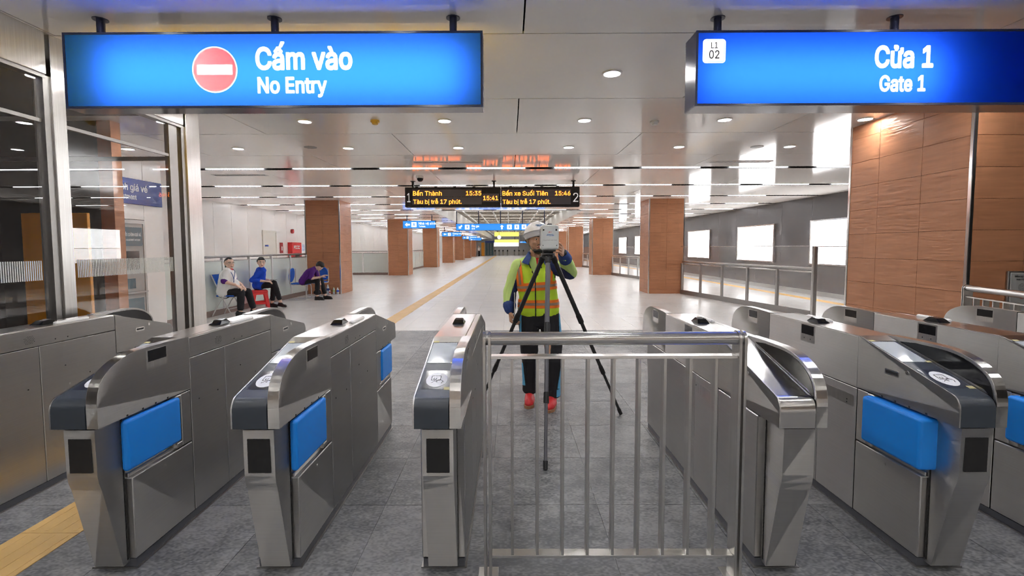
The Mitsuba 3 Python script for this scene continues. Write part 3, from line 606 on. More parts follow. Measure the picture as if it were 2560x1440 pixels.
put(m, 'service_panel', P(box(-6.04, -6.034, 7.42, 7.76, 0.38, 0.66), M['teal_panel']))
# ================================================================ hanging signs
BACKLIGHT = 4.6
def blue_glow(strength=1.0): return (0.026*strength, 0.27*strength, 0.98*strength)
def hang_sign(s, x0, x1, z0, z1, y0, y1, hangers, top=CEIL, face=None, back=None, fr=0.014, w=1.0, lit_box=None):
    put(s, 'housing', P(cat(box(x0, x1, y0+0.006, y1-0.006, z1-0.012, z1, 0.003), box(x0, x0+0.012, y0, y1, z0, z1, 0.003), box(x1-0.012, x1, y0, y1, z0, z1, 0.003)), M['sign_frame']))
    put(s, 'underside', P(box(x0, x1, y0+0.006, y1, z0, z0+0.012, 0.003), M['sign_under']))
    put(s, 'front_frame', P(cat(box(x0, x1, y0-0.004, y0+0.008, z1-fr, z1), box(x0, x1, y0-0.004, y0+0.008, z0, z0+fr), box(x0, x0+fr, y0-0.004, y0+0.008, z0, z1), box(x1-fr, x1, y0-0.004, y0+0.008, z0, z1)), M['sign_frame']))
    if lit_box:          # a real light box: translucent blue acrylic over a glowing panel
        put(s, 'face', P(trimesh.Trimesh([[x0+fr*.8, y0, z0+fr*.8], [x1-fr*.8, y0, z0+fr*.8], [x1-fr*.8, y0, z1-fr*.8], [x0+fr*.8, y0, z1-fr*.8]], [[0, 1, 2], [0, 2, 3]], process=False), M['blue_acrylic']))
        a, b, c, d = lit_box; put(s, 'lamp_panel', P(box(a, b, y1-0.035, y1-0.025, c, d), M['lamp'], emit=(BACKLIGHT,)*3, w=w))
    else: put(s, 'face', P(box(x0+fr*0.8, x1-fr*0.8, y0, y0+0.004, z0+fr*0.8, z1-fr*0.8), M['glossy_face'], emit=face if face is not None else blue_glow(), w=w))
    put(s, 'back', P(box(x0+fr, x1-fr, y1-0.004, y1+0.001, z0+fr, z1-fr), M['glossy_face'] if back is None else M['yellow_face'], emit=back, w=w*0.6))
    for hx in hangers:
        hk = put(s, 'hanger', P(cat(cyl((hx, (y0+y1)/2, z1-0.01), (hx, (y0+y1)/2, top), 0.024, 16), cyl((hx, (y0+y1)/2, top-0.004), (hx, (y0+y1)/2, top), 0.045, 24), box(hx-0.034, hx+0.034, (y0+y1)/2-0.012, (y0+y1)/2+0.012, z1, z1+0.02, 0.003)), M['sign_frame'], 40))
W1 = (1.0, 1.0, 1.0)
s = thing('hanging_sign', 'large illuminated blue no entry sign hanging over the left gates, reading Cấm vào', 'sign')
hang_sign(s, -2.853, -0.167, 2.362, 2.838, 3.10, 3.235, (-2.66, -1.523, -0.362), back=(1.25, 0.70, 0.0), w=3.0, lit_box=(-2.60, -0.32, 2.44, 2.72))
def lit(par, name, mesh, col=W1, mat='print_face', w=0.12): return put(par, name, P(mesh, M[mat], emit=col, w=w))
FY = 3.0985
rd = lambda cx, cz, r0, r1: ext(Point(0, 0).buffer(r1, 40).difference(Point(0, 0).buffer(r0, 40)) if r0 else Point(0, 0).buffer(r1, 40), 0.0015)
def front(m, x, y, z): m.apply_transform(_YP); m.apply_translation((x, y, z)); return m
CX, CZ = -1.884, 2.602
lit(s, 'symbol_disc', front(rd(0, 0, 0, 0.138), CX, FY, CZ), (0.86, 0.045, 0.060))
lit(s, 'symbol_rim', front(rd(0, 0, 0.136, 0.1455), CX, FY, CZ)); lit(s, 'symbol_bar', box(CX-0.114, CX+0.114, FY-0.002, FY-0.0005, CZ-0.032, CZ+0.032))
lit(s, 'lettering', text('Cấm vào', 0.130, 0.622, 0.002, 2, at=(-1.622, FY, 2.606))); lit(s, 'lettering', text('No Entry', 0.094, 0.447, 0.002, 2, at=(-1.614, FY, 2.457)))
s = thing('hanging_sign', 'large illuminated blue sign at upper right reading Cửa 1 Gate 1', 'sign')
hang_sign(s, 1.192, 3.90, 2.362, 2.832, 3.10, 3.28, (1.365, 2.518, 3.65), w=3.0, lit_box=(1.25, 2.75, 2.43, 2.70))
lit(s, 'lettering', text('Cửa 1', 0.126, 0.374, 0.002, 2, at=(2.330, FY, 2.601))); lit(s, 'lettering', text('Gate 1', 0.092, 0.295, 0.002, 2, at=(2.366, FY, 2.452)))
rr = lambda w, h, r: Polygon([(-w/2+r, -h/2+r), (w/2-r, -h/2+r), (w/2-r, h/2-r), (-w/2+r, h/2-r)]).buffer(r, 8)
BX, BZ = 1.308, 2.704
lit(s, 'badge', front(ext(rr(0.146, 0.150, 0.022), 0.0015), BX, FY, BZ)); lit(s, 'badge_line', front(ext(rr(0.130, 0.134, 0.016).difference(rr(0.124, 0.128, 0.014)), 0.001), BX, FY-0.0016, BZ), (0.25, 0.85, 0.80))
put(s, 'badge_lettering', P(cat(text('L1', 0.036, 0.042, 0.001, False, at=(BX, FY-0.0016, BZ+0.018), align='mid'), text('02', 0.050, 0.064, 0.001, False, at=(BX, FY-0.0016, BZ-0.046), align='mid')), M['ink_black']))

# departure boards
def board(name, label, x0, x1, hang):
    s = thing('departure_board', label, 'departure board'); y0, y1, z0, z1 = 10.66, 10.84, 2.365, 2.806
    put(s, 'casing', P(cat(box(x0, x1, y0, y1, z0, z1, 0.008)), M['black_matt']))
    put(s, 'bolts', P(cat([box(x0+f*(x1-x0)-0.03, x0+f*(x1-x0)+0.03, y0+0.02, y1-0.02, z1, z1+0.018, 0.004) for f in (0.12, 0.32, 0.52, 0.72)]), M['black_matt']))
    for hx in hang: put(s, 'hanger', P(cat(box(hx-0.022, hx+0.022, y0+0.06, y1-0.06, z1, CEIL), box(hx-0.05, hx+0.05, y0+0.04, y1-0.04, CEIL-0.008, CEIL)), M['black_matt']))
    return s
AMB = (5.5, 0.85, 0.02); BY = 10.656
def led(s, t, h, w, x, z, al='left'): put(s, 'led_text', P(text(t, h, w, 0.002, True, at=(x, BY, z), align=al), M['print_face'], emit=AMB, w=0.25))
s = board('b', 'departure board for platform 1 with amber text to Bến Thành', -2.335, -0.196, (-2.17, -0.345))
put(s, 'led_panel', P(cat(box(-2.165, -0.615, BY-0.001, 10.662, 2.59, 2.755), box(-2.165, -0.615, BY-0.001, 10.662, 2.42, 2.585), box(-0.60, -0.235, BY-0.001, 10.662, 2.475, 2.66)), M['carbon_grey']))
put(s, 'platform_number', P(text('1', 0.20, 0.075, 0.002, False, at=(-2.285, BY, 2.475)), M['white_print'], emit=(0.35,)*3, w=0.05))
led(s, 'Bến Thành', 0.095, 0.645, -2.155, 2.622); led(s, '15:35', 0.095, 0.345, -0.625, 2.622, 'right'); led(s, 'Tàu bị trễ 17 phút.', 0.092, 1.085, -2.150, 2.438); led(s, '15:41', 0.092, 0.335, -0.250, 2.515, 'right')
s = board('b', 'departure board for platform 2 with amber text to Bến xe Suối Tiên', -0.184, 1.570, (1.44,))
put(s, 'led_panel', P(cat(box(-0.165, 1.375, BY-0.001, 10.662, 2.585, 2.75), box(-0.165, 1.375, BY-0.001, 10.662, 2.415, 2.58)), M['carbon_grey']))
put(s, 'platform_number', P(text('2', 0.20, 0.115, 0.002, False, at=(1.425, BY, 2.47)), M['white_print'], emit=(0.35,)*3, w=0.05))
led(s, 'Bến xe Suối Tiên', 0.095, 1.015, -0.155, 2.615); led(s, '15:46', 0.095, 0.345, 1.365, 2.615, 'right'); led(s, 'Tàu bị trễ 17 phút.', 0.092, 1.07, -0.150, 2.430)

# direction signs far down the hall
def arrow(cx, cz, s, ang):
    a = Polygon([(0, .5), (.42, .06), (.17, .06), (.17, -.5), (-.17, -.5), (-.17, .06), (-.42, .06)]); a = affinity.rotate(affinity.scale(a, s, s, origin=(0, 0)), ang, origin=(0, 0)); return a
def far_sign(label, x0, x1, z0, z1, y, items, top, group=None):
    s = thing('hanging_sign', label, 'sign', group); h = z1-z0
    hang_sign(s, x0, x1, z0, z1, y, y+0.16, (x0+0.12*(x1-x0), x1-0.12*(x1-x0)) if x1-x0 < 3 else [x0+0.03+(x1-x0-0.06)*q/4 for q in range(5)], top, blue_glow(1.1), w=0.3)
    for kind, x, *q in items:
        if kind == 'arrow': lit(s, 'arrow', front(ext(arrow(0, 0, h*0.66, q[0]), 0.004), x, y-0.004, (z0+z1)/2), (1.3,)*3, w=0.05)
        elif kind == 'sq': lit(s, 'pictogram', front(ext(rr(h*0.68, h*0.68, h*0.06).difference(Point(0, h*0.17).buffer(h*0.055)).difference(rr(h*0.13, h*0.30, 0.01)), 0.004), x, y-0.004, (z0+z1)/2), (1.3,)*3, w=0.05)
        else: lit(s, 'lettering', cat(text(q[0], h*0.30, None, 0.004, at=(x, y-0.004, z0+h*0.50)), text(q[1], h*0.20, None, 0.004, at=(x, y-0.004, z0+h*0.17))), (1.3,)*3, w=0.05)
far_sign('blue left arrow sign hanging by the second left pillar', -4.94, -3.42, 2.345, 2.70, 22.0, [('arrow', -4.72, 90), ('sq', -4.42), ('t', -4.20, 'Nhà vệ sinh', 'Toilets')], CEIL)
far_sign('wide blue direction sign with an up arrow hanging across the central bay behind the helmet', -2.70, 1.80, 2.31, 2.66, 24.0, [('arrow', -2.48, 135), ('sq', -2.13), ('t', -1.90, 'Ra ga', 'Exit'), ('arrow', -0.38, 0), ('sq', 0.0), ('sq', 0.37), ('sq', 0.74), ('t', 1.0, 'Ra ga', 'Exit')], 3.5)
far_sign('small blue left arrow sign by the third left pillar', -4.92, -3.50, 2.26, 2.58, 34.6, [('arrow', -4.70, 90), ('sq', -4.38), ('t', -4.15, 'Thang máy', 'Lift')], CEIL)
far_sign('tiny blue left arrow sign by the fifth left pillar', -4.92, -3.40, 2.32, 2.64, 49.6, [('arrow', -4.70, 90), ('sq', -4.38), ('t', -4.15, 'Thang máy', 'Lift')], CEIL)
far_sign('farthest blue sign on the left side of the hall', -4.92, -3.40, 2.30, 2.62, 57.5, [('sq', -4.6), ('t', -4.35, 'Ra ga', 'Exit')], CEIL)
far_sign('small far blue sign on the right of the yellow beams', 1.35, 2.55, 2.02, 2.24, 62.0, [('t', 1.45, 'Ra ga', 'Exit')], 3.5)
for lab, z0, z1, y in (('upper yellow beam sign at the far end of the hall', 2.84, 3.38, 60.0), ('lower yellow beam sign at the far end of the hall', 2.08, 2.46, 61.0)):
    s = thing('yellow_sign', lab, 'sign'); put(s, 'box', P(box(-1.9, 1.2, y, y+0.2, z0, z1, 0.01), M['yellow_face'], emit=(1.0, 0.92, 0.22), w=0.3))
    for hx in (-1.5, 0.7): put(s, 'hanger', P(box(hx-0.03, hx+0.03, y+0.07, y+0.13, z1, 3.55), M['black_matt']))
s = thing('wall_clock', 'round white clock below the upper yellow beam', 'clock'); put(s, 'case', P(cyl((-1.3, 59.8, 2.72), (-1.3, 59.95, 2.72), 0.24, 32), M['white_print'], 40, emit=(1.2,)*3, w=0.05)); put(s, 'rod', P(cyl((-1.3, 59.9, 2.94), (-1.3, 59.9, 3.55), 0.02, 8), M['black_matt']))
s = thing('lit_fascia', 'long bright white fascia over the gates at the far end', 'light panel'); put(s, 'box', P(box(-2.9, 1.7, 87.0, 87.2, 1.62, 2.40, 0.01), M['white_print'], emit=(1.3,)*3, w=0.2)); put(s, 'bracket', P(cat(box(-2.9, -2.8, 87.05, 87.15, 0, 1.62), box(1.6, 1.7, 87.05, 87.15, 0, 1.62)), M['steel_dull']))
for i, x in enumerate((-2.55, -1.85, -1.15, -0.35, 0.9, 1.7, 2.5)):
    s = thing('far_fare_gate', f'tiny distant ticket gate at the far end of the hall, {ORD[i]} from the left', 'ticket gate', 'gates at the far end'); put(s, 'body', P(cat(box(x-0.1, x+0.1, 84, 86, 0, 0.72), xprism([(83.9, 0.72), (86.1, 0.72), (85.9, 1.0), (84.1, 1.0)], x-0.1, x+0.1)), M['steel_dull'])); put(s, 'head', P(box(x-0.12, x+0.12, 83.88, 84.02, 0.74, 0.98, 0.01), M['black_matt']))
put(thing('orange_pier', 'far orange clad pier beside a standing person', 'pier'), None, P(box(-4.75, -4.25, 80.0, 81, 0, 2.3, 0.01), M['orange']))
s = thing('far_lift', 'distant grey glazed lift enclosure at the end of the hall', 'lift'); put(s, 'glass', P(box(-4.2, -2.75, 82.0, 84, 0.05, 2.2), M['teal_panel'])); put(s, 'sign_band', P(box(-4.25, -2.7, 81.95, 84.05, 2.2, 2.6), M['navy']))
put(s, 'frame', P(cat([box(x-0.04, x+0.04, 81.93, 82.0, 0, 2.2) for x in (-4.2, -3.7, -3.2, -2.75)]), M['steel_dull']))

# ================================================================ glass railings of the hall
def frost_rail(label, pts, zt=1.27, zg=1.17, base=0.12, step=1.05, glass='frost', kerb='stone_kerb', group=None):
    g = thing('glass_railing', label, 'railing', group); a, b = np.array(pts[0], float), np.array(pts[1], float); L = np.linalg.norm(b-a); ang = math.degrees(math.atan2(*(b-a)[::-1])); tf = T().translate([a[0], a[1], 0]).rotate([0, 0, 1], ang)
    n = max(1, round(L/step)); st = L/n
    put(g, 'kerb', P(box(0, L, -0.05, 0.05, 0, base, 0.004), M[kerb]), tf); put(g, 'handrail', P(cyl((0, 0, zt), (L, 0, zt), 0.024, 14), M['steel_dull'], 40), tf); put(g, 'under_rail', P(box(0, L, -0.018, 0.018, zg, zg+0.025), M['steel_dull']), tf)
    for i in range(n+1): put(g, 'post', P(box(i*st-0.02, i*st+0.02, -0.03, 0.03, base, zt-0.02), M['white_plastic']), tf)
    for i in range(n): put(g, 'panel', P(box(i*st+0.035, i*st+st-0.035, -0.006, 0.006, base, zg), M[glass]), tf)
frost_rail('frosted glass railing behind the seated people at left', ((-6.40, 8.34), (-6.40, 14.86)))
frost_rail('white glazed railing across the hall side between the two nearest left pillars', ((-9.38, 25.5), (-6.44, 25.5)), step=1.45)
frost_rail('greenish glass railing just beyond the second left pillar', ((-6.38, 26.1), (-6.38, 34.9)), step=1.45)
def clear_rail(label, a, b, tall=1.46):
    g = thing('glass_barrier', label, 'glass barrier'); a, b = np.array(a, float), np.array(b, float); L = np.linalg.norm(b-a); ang = math.degrees(math.atan2(*(b-a)[::-1])); tf = T().translate([a[0], a[1], 0]).rotate([0, 0, 1], ang)
    n = round(L/1.02); st = L/n; s = -1
    put(g, 'kick_plate', P(box(0, L, -0.012, 0.012, 0, 0.13), M['steel_dull']), tf); put(g, 'handrail', P(cyl((0, s*0.07, 1.0), (L, s*0.07, 1.0), 0.027, 16), M['steel'], 40), tf); put(g, 'lower_rail', P(box(0, L, s*0.085, s*0.055, 0.915, 0.94), M['steel_bright']), tf)
    for i in range(n+1): put(g, 'post', P(cat(box(i*st-0.028, i*st+0.028, s*0.03-0.045, s*0.03+0.01, 0, 0.95)), M['steel_dull']), tf)
    for i in range(n): put(g, 'pane', P(box(i*st+0.02, i*st+st-0.02, -0.0002, 0.0, 0.13, tall), M['glass']), tf)
    put(g, 'top_edge', P(box(0, L, -0.006, 0.006, tall, tall+0.012), M['steel_bright']), tf)
    return g, tf, L
g, tf, L = clear_rail('clear glass barrier with steel handrail between the two right pillars', (6.22, 9.75), (5.32, 14.72))
put(g, 'end_post', P(box(-0.09, -0.03, -0.05, 0.03, 0, 1.46), M['steel']), tf); put(g, 'side_pane', P(box(-2.6, -0.09, -0.0002, 0.0, 0.02, 1.46), M['glass']), tf); put(g, 'side_edge', P(box(-2.6, -0.09, -0.008, 0.008, 1.445, 1.46), M['steel_bright']), tf)
clear_rail('farther clear glass barrier beyond the nearest free right pillar', (6.2, 19.8), (5.32, 24.7))
clear_rail('third clear glass barrier far down the right side', (6.2, 29.8), (5.32, 34.7))
# fire equipment on the left wall
f = thing('hydrant_cabinet', 'red fire hydrant cabinet with sign lamp on the white left wall', 'fire cabinet'); put(f, 'box', P(box(-9.40, -9.2, 20.05, 20.95, 0.75, 1.70, 0.01), M['red'])); put(f, 'door_panel', P(box(-9.2, -9.19, 20.12, 20.88, 0.80, 1.25, 0.004), M['dark_red'])); put(f, 'window', P(box(-9.19, -9.18, 20.3, 20.7, 0.86, 1.16), M['black_gloss'])); put(f, 'lettering', P(text('PCCC', 0.14, 0.55, 0.003, facing='right', at=(-9.199, 20.2, 1.42)), M['white_print'])); put(f, 'side_tag', P(box(-9.40, -9.37, 21.0, 21.25, 1.2, 1.68), M['white_print']))
f = thing('extinguisher_sign', 'narrow dark red extinguisher sign left of the hydrant cabinet', 'fire sign'); put(f, 'plate', P(box(-9.40, -9.36, 19.36, 19.58, 1.25, 1.68, 0.005), M['dark_red'])); put(f, 'symbol', P(box(-9.36, -9.358, 19.43, 19.51, 1.36, 1.52), M['white_print']))
f = thing('alarm_bell', 'small dark red alarm bell high on the white wall', 'alarm'); put(f, 'dome', P(cyl((-9.40, 20.45, 2.18), (-9.32, 20.45, 2.18), 0.095, 24), M['dark_red'], 40)); put(f, 'hub', P(cyl((-9.32, 20.45, 2.18), (-9.305, 20.45, 2.18), 0.03, 16), M['red'], 40))
f = thing('notice', 'white notice sheet on the wall right of the hydrant cabinet', 'notice'); put(f, 'sheet', P(box(-9.40, -9.395, 21.4, 21.75, 1.25, 1.65), M['white_print'])); put(f, 'print', P(cat([box(-9.395, -9.394, 21.44, 21.70, 1.58-0.06*i, 1.60-0.06*i) for i in range(5)]), M['ink_blue']))
# ================================================================ people: bones as hulls of spheres, joined and smoothed
def hul(*s, n=18):
    return m3.Manifold.batch_hull([m3.Manifold.sphere(float(r), n).translate((float(x), float(y), float(z))) for x, y, z, r in s])
def chain(*s): return [hul(a, b) for a, b in zip(s, s[1:])]
def S4(p, r): return (p[0], p[1], p[2], r)
def join(ms): return m3.Manifold.batch_boolean(ms, m3.OpType.Add)
def soft(man, res, it=8):
    m = man.refine_to_length(res) if res else man
    m = tm(m); m.merge_vertices()
    trimesh.smoothing.filter_taubin(m, lamb=0.5, nu=0.53, iterations=it); return m
def Rz(yaw, pitch=0.0):
    c, s = math.cos(yaw), math.sin(yaw); a, b = math.cos(pitch), math.sin(pitch)
    return np.array([[c, -s, 0], [s, c, 0], [0, 0, 1.0]]) @ np.array([[1, 0, 0], [0, a, -b], [0, b, a]])
def head(c, yaw, pitch=0.0, k=1.0, fat=1.0):
    """(hulls of the head, dict of feature meshes); yaw 0 looks along -y, positive yaw turns the face towards +x; pitch > 0 looks down."""
    R = Rz(yaw, pitch); c = np.asarray(c, float)
    def q(x, y, z, r): v = c + R @ (np.array([x*fat, y, z])*k); return (*v, r*k)
    g = [hul(q(0, .022, .035, .084), q(0, -.022, .040, .076), q(0, .0, .0, .076)),
         hul(q(.030*fat, -.045, -.052, .033), q(-.030*fat, -.045, -.052, .033), q(0, -.064, -.088, .024), q(0, -.02, .0, .070), q(.045, .0, -.03, .028), q(-.045, .0, -.03, .028)),
         hul(q(0, -.091, .010, .008), q(0, -.104, -.022, .0125)), hul(q(-.013, -.093, -.030, .009), q(.013, -.093, -.030, .009), q(0, -.100, -.024, .011)),
         hul(q(-.034, -.076, .030, .014), q(.034, -.076, .030, .014)), hul(q(-.036, -.066, -.022, .026), q(-.030, -.060, -.05, .022)), hul(q(.036, -.066, -.022, .026), q(.030, -.060, -.05, .022)),
         hul(q(-.020, -.084, -.056, .011), q(.020, -.084, -.056, .011), q(0, -.088, -.05, .012))]
    for s in (-1, 1): g.append(hul(q(s*.079, .012, .018, .011), q(s*.084, .020, .010, .010), q(s*.076, .010, -.028, .009)))
    for s in (-1, 1): g += [hul(q(s*.017, -.0875, .0165, .0046), q(s*.032, -.0895, .0195, .0050), q(s*.048, -.0795, .0155, .0046), n=12), hul(q(s*.018, -.0860, -.0010, .0046), q(s*.032, -.0875, -.0030, .0050), q(s*.047, -.0785, .0000, .0046), n=12)]
    f = {}
    f['eye'] = [tm(hul(q(s*.032, -.0795, .008, .0115))) for s in (-1, 1)]
    f['iris'] = [tm(hul(q(s*.032, -.0872, .0065, .0062))) for s in (-1, 1)]
    f['eyebrow'] = [tm(join(chain(q(s*.014, -.093, .030, .0042), q(s*.034, -.091, .036, .0046), q(s*.054, -.076, .030, .0036)))) for s in (-1, 1)]
    f['lips'] = [tm(join([hul(q(-.021, -.0900, -.058, .0042), q(0, -.0985, -.055, .0060), n=12), hul(q(.021, -.0900, -.058, .0042), q(0, -.0985, -.055, .0060), n=12), hul(q(-.014, -.0930, -.064, .0052), q(.014, -.0930, -.064, .0052), n=12)]))]
    f['q'] = q
    return g, f
def hand(w, f, n, thumb=1, curl=(25, 30, 20), k=1.0, spread=4):
    """Wrist w, finger direction f, palm normal n (the side the fingers curl to)."""
    w, f, n = (np.asarray(v, float) for v in (w, f, n)); f /= np.linalg.norm(f); n = n - f*(n@f); n /= np.linalg.norm(n); s = np.cross(f, n)*thumb
    def p(a, b, c): return w + k*(a*f + b*s + c*n)
    g = [hul(*[S4(p(a, b, 0), r*k) for a, b, r in ((.0, -.016, .017), (.0, .016, .017), (.085, -.031, .0125), (.088, .031, .0125))])]
    for b, L in ((.033, (.042, .024, .019)), (.011, (.047, .028, .021)), (-.011, (.043, .026, .020)), (-.032, (.034, .019, .017))):
        a = math.radians(0); pos = p(.086, b, 0); rr = .0092*k; pts = [S4(pos, rr)]; ang = 0.0; d0 = f + s*b*spread*0.9
        for l, cu in zip(L, curl):
            ang += math.radians(cu); d = d0*math.cos(ang) + n*math.sin(ang); d /= np.linalg.norm(d); pos = pos + d*l*k; rr *= 0.94; pts.append(S4(pos, rr))
        g += chain(*pts)
    t0 = p(.022, .026, .004); t1 = t0 + k*.040*(f*.75+s*.62+n*.35)/1.03; t2 = t1 + k*.030*(f*.93+s*.15+n*.45)/1.05; t3 = t2 + k*.024*(f*.9-s*.08+n*.5)/1.03
    return g + chain(S4(t0, .0145*k), S4(t1, .0115*k), S4(t2, .0105*k), S4(t3, .0088*k))
def shoe(key, name, heel, toe, mat, sole, label=None, h=0.085, w=0.046):
    heel, toe = np.asarray(heel, float), np.asarray(toe, float); d = toe-heel; L = np.linalg.norm(d); d /= L; s = np.array([-d[1], d[0]])
    def q(a, b, z, r): v = heel + d*a*L + s*b; return (v[0], v[1], z, r)
    up = join([hul(q(.12, 0, .055, .038), q(.16, 0, h, .036), q(.45, 0, .062, .042), q(.45, 0, .04, .044)), hul(q(.45, 0, .060, .043), q(.45, .008, .045, .045), q(.80, .006, .045, .042), q(.88, 0, .036, .030))])
    up = up.trim_by_plane((0, 0, 1), 0.020)
    k = put(key, name, P(soft(up, 0.014, 5), M[mat], True), label=label)
    so = m3.Manifold.batch_hull([m3.Manifold.cylinder(0.024, r, r*1.02, 20).translate((*(heel + d*a*L + s*b), 0.0)) for a, b, r in ((.12, 0, .036), (.45, .004, .044), (.80, .006, .046), (.90, .002, .036))])
    scene[num(k+'__sole')] = P(tm(so), M[sole], 30)
    lace = []
    for a, z in ((.36, .106), (.46, .101), (.56, .094), (.65, .087)):
        c = heel+d*a*L; lace.append(tube([(*(c+s*b), z-abs(b)*0.35) for b in np.linspace(-.022, .022, 5)], 0.0032, 6))
    scene[num(k+'__laces')] = P(cat(lace), M[mat], True)

# ---------------------------------------------------------------- the surveyor
sv = thing('person', 'man in white helmet and yellow-green reflective vest standing behind the tripod scanner', 'person')
hg, hf = head((0.247, 4.345, 1.530), 0.30, 0.06, 1.0, 1.04)
armR = chain((.080, 4.39, 1.285, .052), (.005, 4.425, 1.045, .041), (.002, 4.345, .880, .029)); armL = chain((.392, 4.37, 1.285, .052), (.545, 4.285, 1.225, .041), (.452, 4.01, 1.405, .029))
core = [hul((.195, 4.38, .87, .085), (.345, 4.37, .87, .085), (.27, 4.37, .95, .10)), hul((.20, 4.37, 1.0, .095), (.325, 4.37, 1.0, .095), (.17, 4.38, 1.20, .09), (.31, 4.375, 1.20, .09)),
        hul((.17, 4.38, 1.20, .09), (.31, 4.375, 1.20, .09), (.105, 4.39, 1.295, .05), (.37, 4.375, 1.295, .05), (.24, 4.385, 1.335, .055))]
neck = [hul((.242, 4.39, 1.33, .056), (.246, 4.372, 1.45, .054))]
legs = chain((.190, 4.38, .87, .085), (.185, 4.36, .47, .055), (.185, 4.405, .09, .040)) + chain((.352, 4.37, .87, .085), (.385, 4.29, .47, .055), (.392, 4.30, .09, .040))
hR = hand((.004, 4.338, .868), (.10, -.22, -1), (1, .1, 0.1), 1, (42, 52, 36)); hL = hand((.450, 4.003, 1.410), (-.22, -.80, .30), (-1, .1, .1), -1, (12, 26, 22))
put(sv, 'body', P(soft(join([join(core+neck+armR+armL+legs).refine_to_length(.03), join(hg).refine_to_length(.0085), join(hR+hL).refine_to_length(.007)]), None, 4), M['skin'], True))
for nme, mt in (('eye', 'eye_white'), ('iris', 'ink_black'), ('eyebrow', 'hair'), ('lips', 'lips')):
    for m in hf[nme]: put(sv, nme, P(m, M[mt], True))
q = hf['q']
put(sv, 'hair', P(soft(join([hul(q(0, .04, .03, .086), q(0, .02, .06, .084)), hul(q(-.070, .035, -.01, .022), q(-.074, .02, .03, .015)), hul(q(.070, .035, -.01, .022), q(.074, .02, .03, .015)), hul(q(0, .07, -.03, .05), q(0, .05, .03, .07))]), .012, 4), M['hair'], True))
put(sv, 'moustache', P(tm(join([hul(q(-.024, -.0905, -.047, .003), q(0, -.0975, -.0425, .0036), n=10), hul(q(.024, -.0905, -.047, .003), q(0, -.0975, -.0425, .0036), n=10)])), M['hair'], True))
put(sv, 'chin_cup', P(tm(hul(q(-.026, -.058, -.100, .020), q(.026, -.058, -.100, .020), q(0, -.078, -.094, .018), q(0, -.04, -.112, .018))), M['black_matt'], True))
# trousers
tro = join([hul((.185, 4.38, .80, .105), (.352, 4.37, .80, .105), (.27, 4.375, .92, .118))] + chain((.180, 4.375, .82, .102), (.180, 4.36, .55, .086), (.186, 4.365, .42, .072), (.186, 4.400, .20, .062), (.186, 4.405, .125, .066)) + chain((.362, 4.37, .82, .102), (.402, 4.325, .55, .084), (.400, 4.29, .42, .074), (.396, 4.295, .20, .064), (.396, 4.30, .115, .068)))
tro = tro.trim_by_plane((0, 0, 1), 0.085).trim_by_plane((0, 0, -1), -0.99)
def ripple(man, res, amp, fr, seed, it=6):
    m = soft(man, res, it); n = np.array(m.vertex_normals); d = meshkit.fbm(np.array(m.vertices)*np.array(fr), 3, seed)-0.5
    m.vertices = m.vertices + n*(d*amp)[:, None]; return m
k = put(sv, 'trousers', P(ripple(tro, .014, .014, (16, 16, 22), 3), M['trouser_black'], True))
def infl(groups): return join(groups)
trs = join(chain((.180, 4.375, .82, .106), (.180, 4.36, .55, .091), (.186, 4.365, .42, .077), (.186, 4.400, .20, .067), (.186, 4.405, .125, .071)) + chain((.362, 4.37, .82, .106), (.402, 4.325, .55, .089), (.400, 4.29, .42, .079), (.396, 4.295, .20, .069), (.396, 4.30, .115, .073)))
def slab(x0, x1, y0, y1, z0, z1): return m3.Manifold.cube((x1-x0, y1-y0, z1-z0)).translate((x0, y0, z0))
def tilt(man, ang, c): return man.translate((-c[0], -c[1], -c[2])).rotate((0, ang, 0)).translate(c)
for a in (tilt(slab(.092, .131, 4.3, 4.5, .17, .38), -6, (.12, 4.4, .3)) ^ trs, tilt(slab(.452, .49, 4.2, 4.4, .17, .36), 9, (.46, 4.3, .3)) ^ trs, slab(.425, .50, 4.2, 4.33, .095, .165) ^ trs, slab(.09, .108, 4.28, 4.42, .62, .84) ^ trs, slab(.452, .50, 4.2, 4.4, .62, .84) ^ trs):
    if a.num_tri(): scene[num(k+'__side_stripe')] = P(tm(a), M['stripe_cyan'], 40)
shoe(sv, 'shoe', (.196, 4.475), (.163, 4.205), 'shoe_red', 'sole_gum', 'red sports shoe with gum sole'); shoe(sv, 'shoe', (.410, 4.365), (.333, 4.100), 'shoe_red', 'sole_gum')
# shirt: pale sleeves with navy undersides, navy cuffs, red undershirt
put(sv, 'undershirt', P(soft(hul((.225, 4.372, 1.27, .066), (.268, 4.372, 1.27, .066), (.245, 4.388, 1.35, .060)), .014, 3), M['cloth_red'], True))
sleR = join(chain((.086, 4.39, 1.285, .070), (.003, 4.425, 1.05, .063), (-.002, 4.36, .935, .055), (.0, 4.348, .905, .047))); sleL = join(chain((.385, 4.372, 1.285, .070), (.548, 4.285, 1.232, .066), (.500, 4.13, 1.325, .058), (.468, 4.045, 1.378, .047)))
up_ = join([hul((.17, 4.38, 1.19, .100), (.31, 4.375, 1.19, .100), (.105, 4.39, 1.298, .060), (.37, 4.375, 1.298, .060), (.24, 4.385, 1.335, .066)), hul((.20, 4.37, .95, .108), (.335, 4.37, .95, .108), (.17, 4.38, 1.19, .100), (.31, 4.375, 1.19, .100))]) - hul((.244, 4.395, 1.36, .050), (.246, 4.35, 1.48, .064)) - m3.Manifold.hull_points(np.array([(x, y, z) for y in (4.0, 4.36) for x, z in ((.222, 1.42), (.284, 1.42), (.253, 1.295))]))
def cut(man, n, pt):
    n = np.asarray(n, float)/np.linalg.norm(n); return man.split_by_plane(tuple(n), float(n @ np.asarray(pt)))
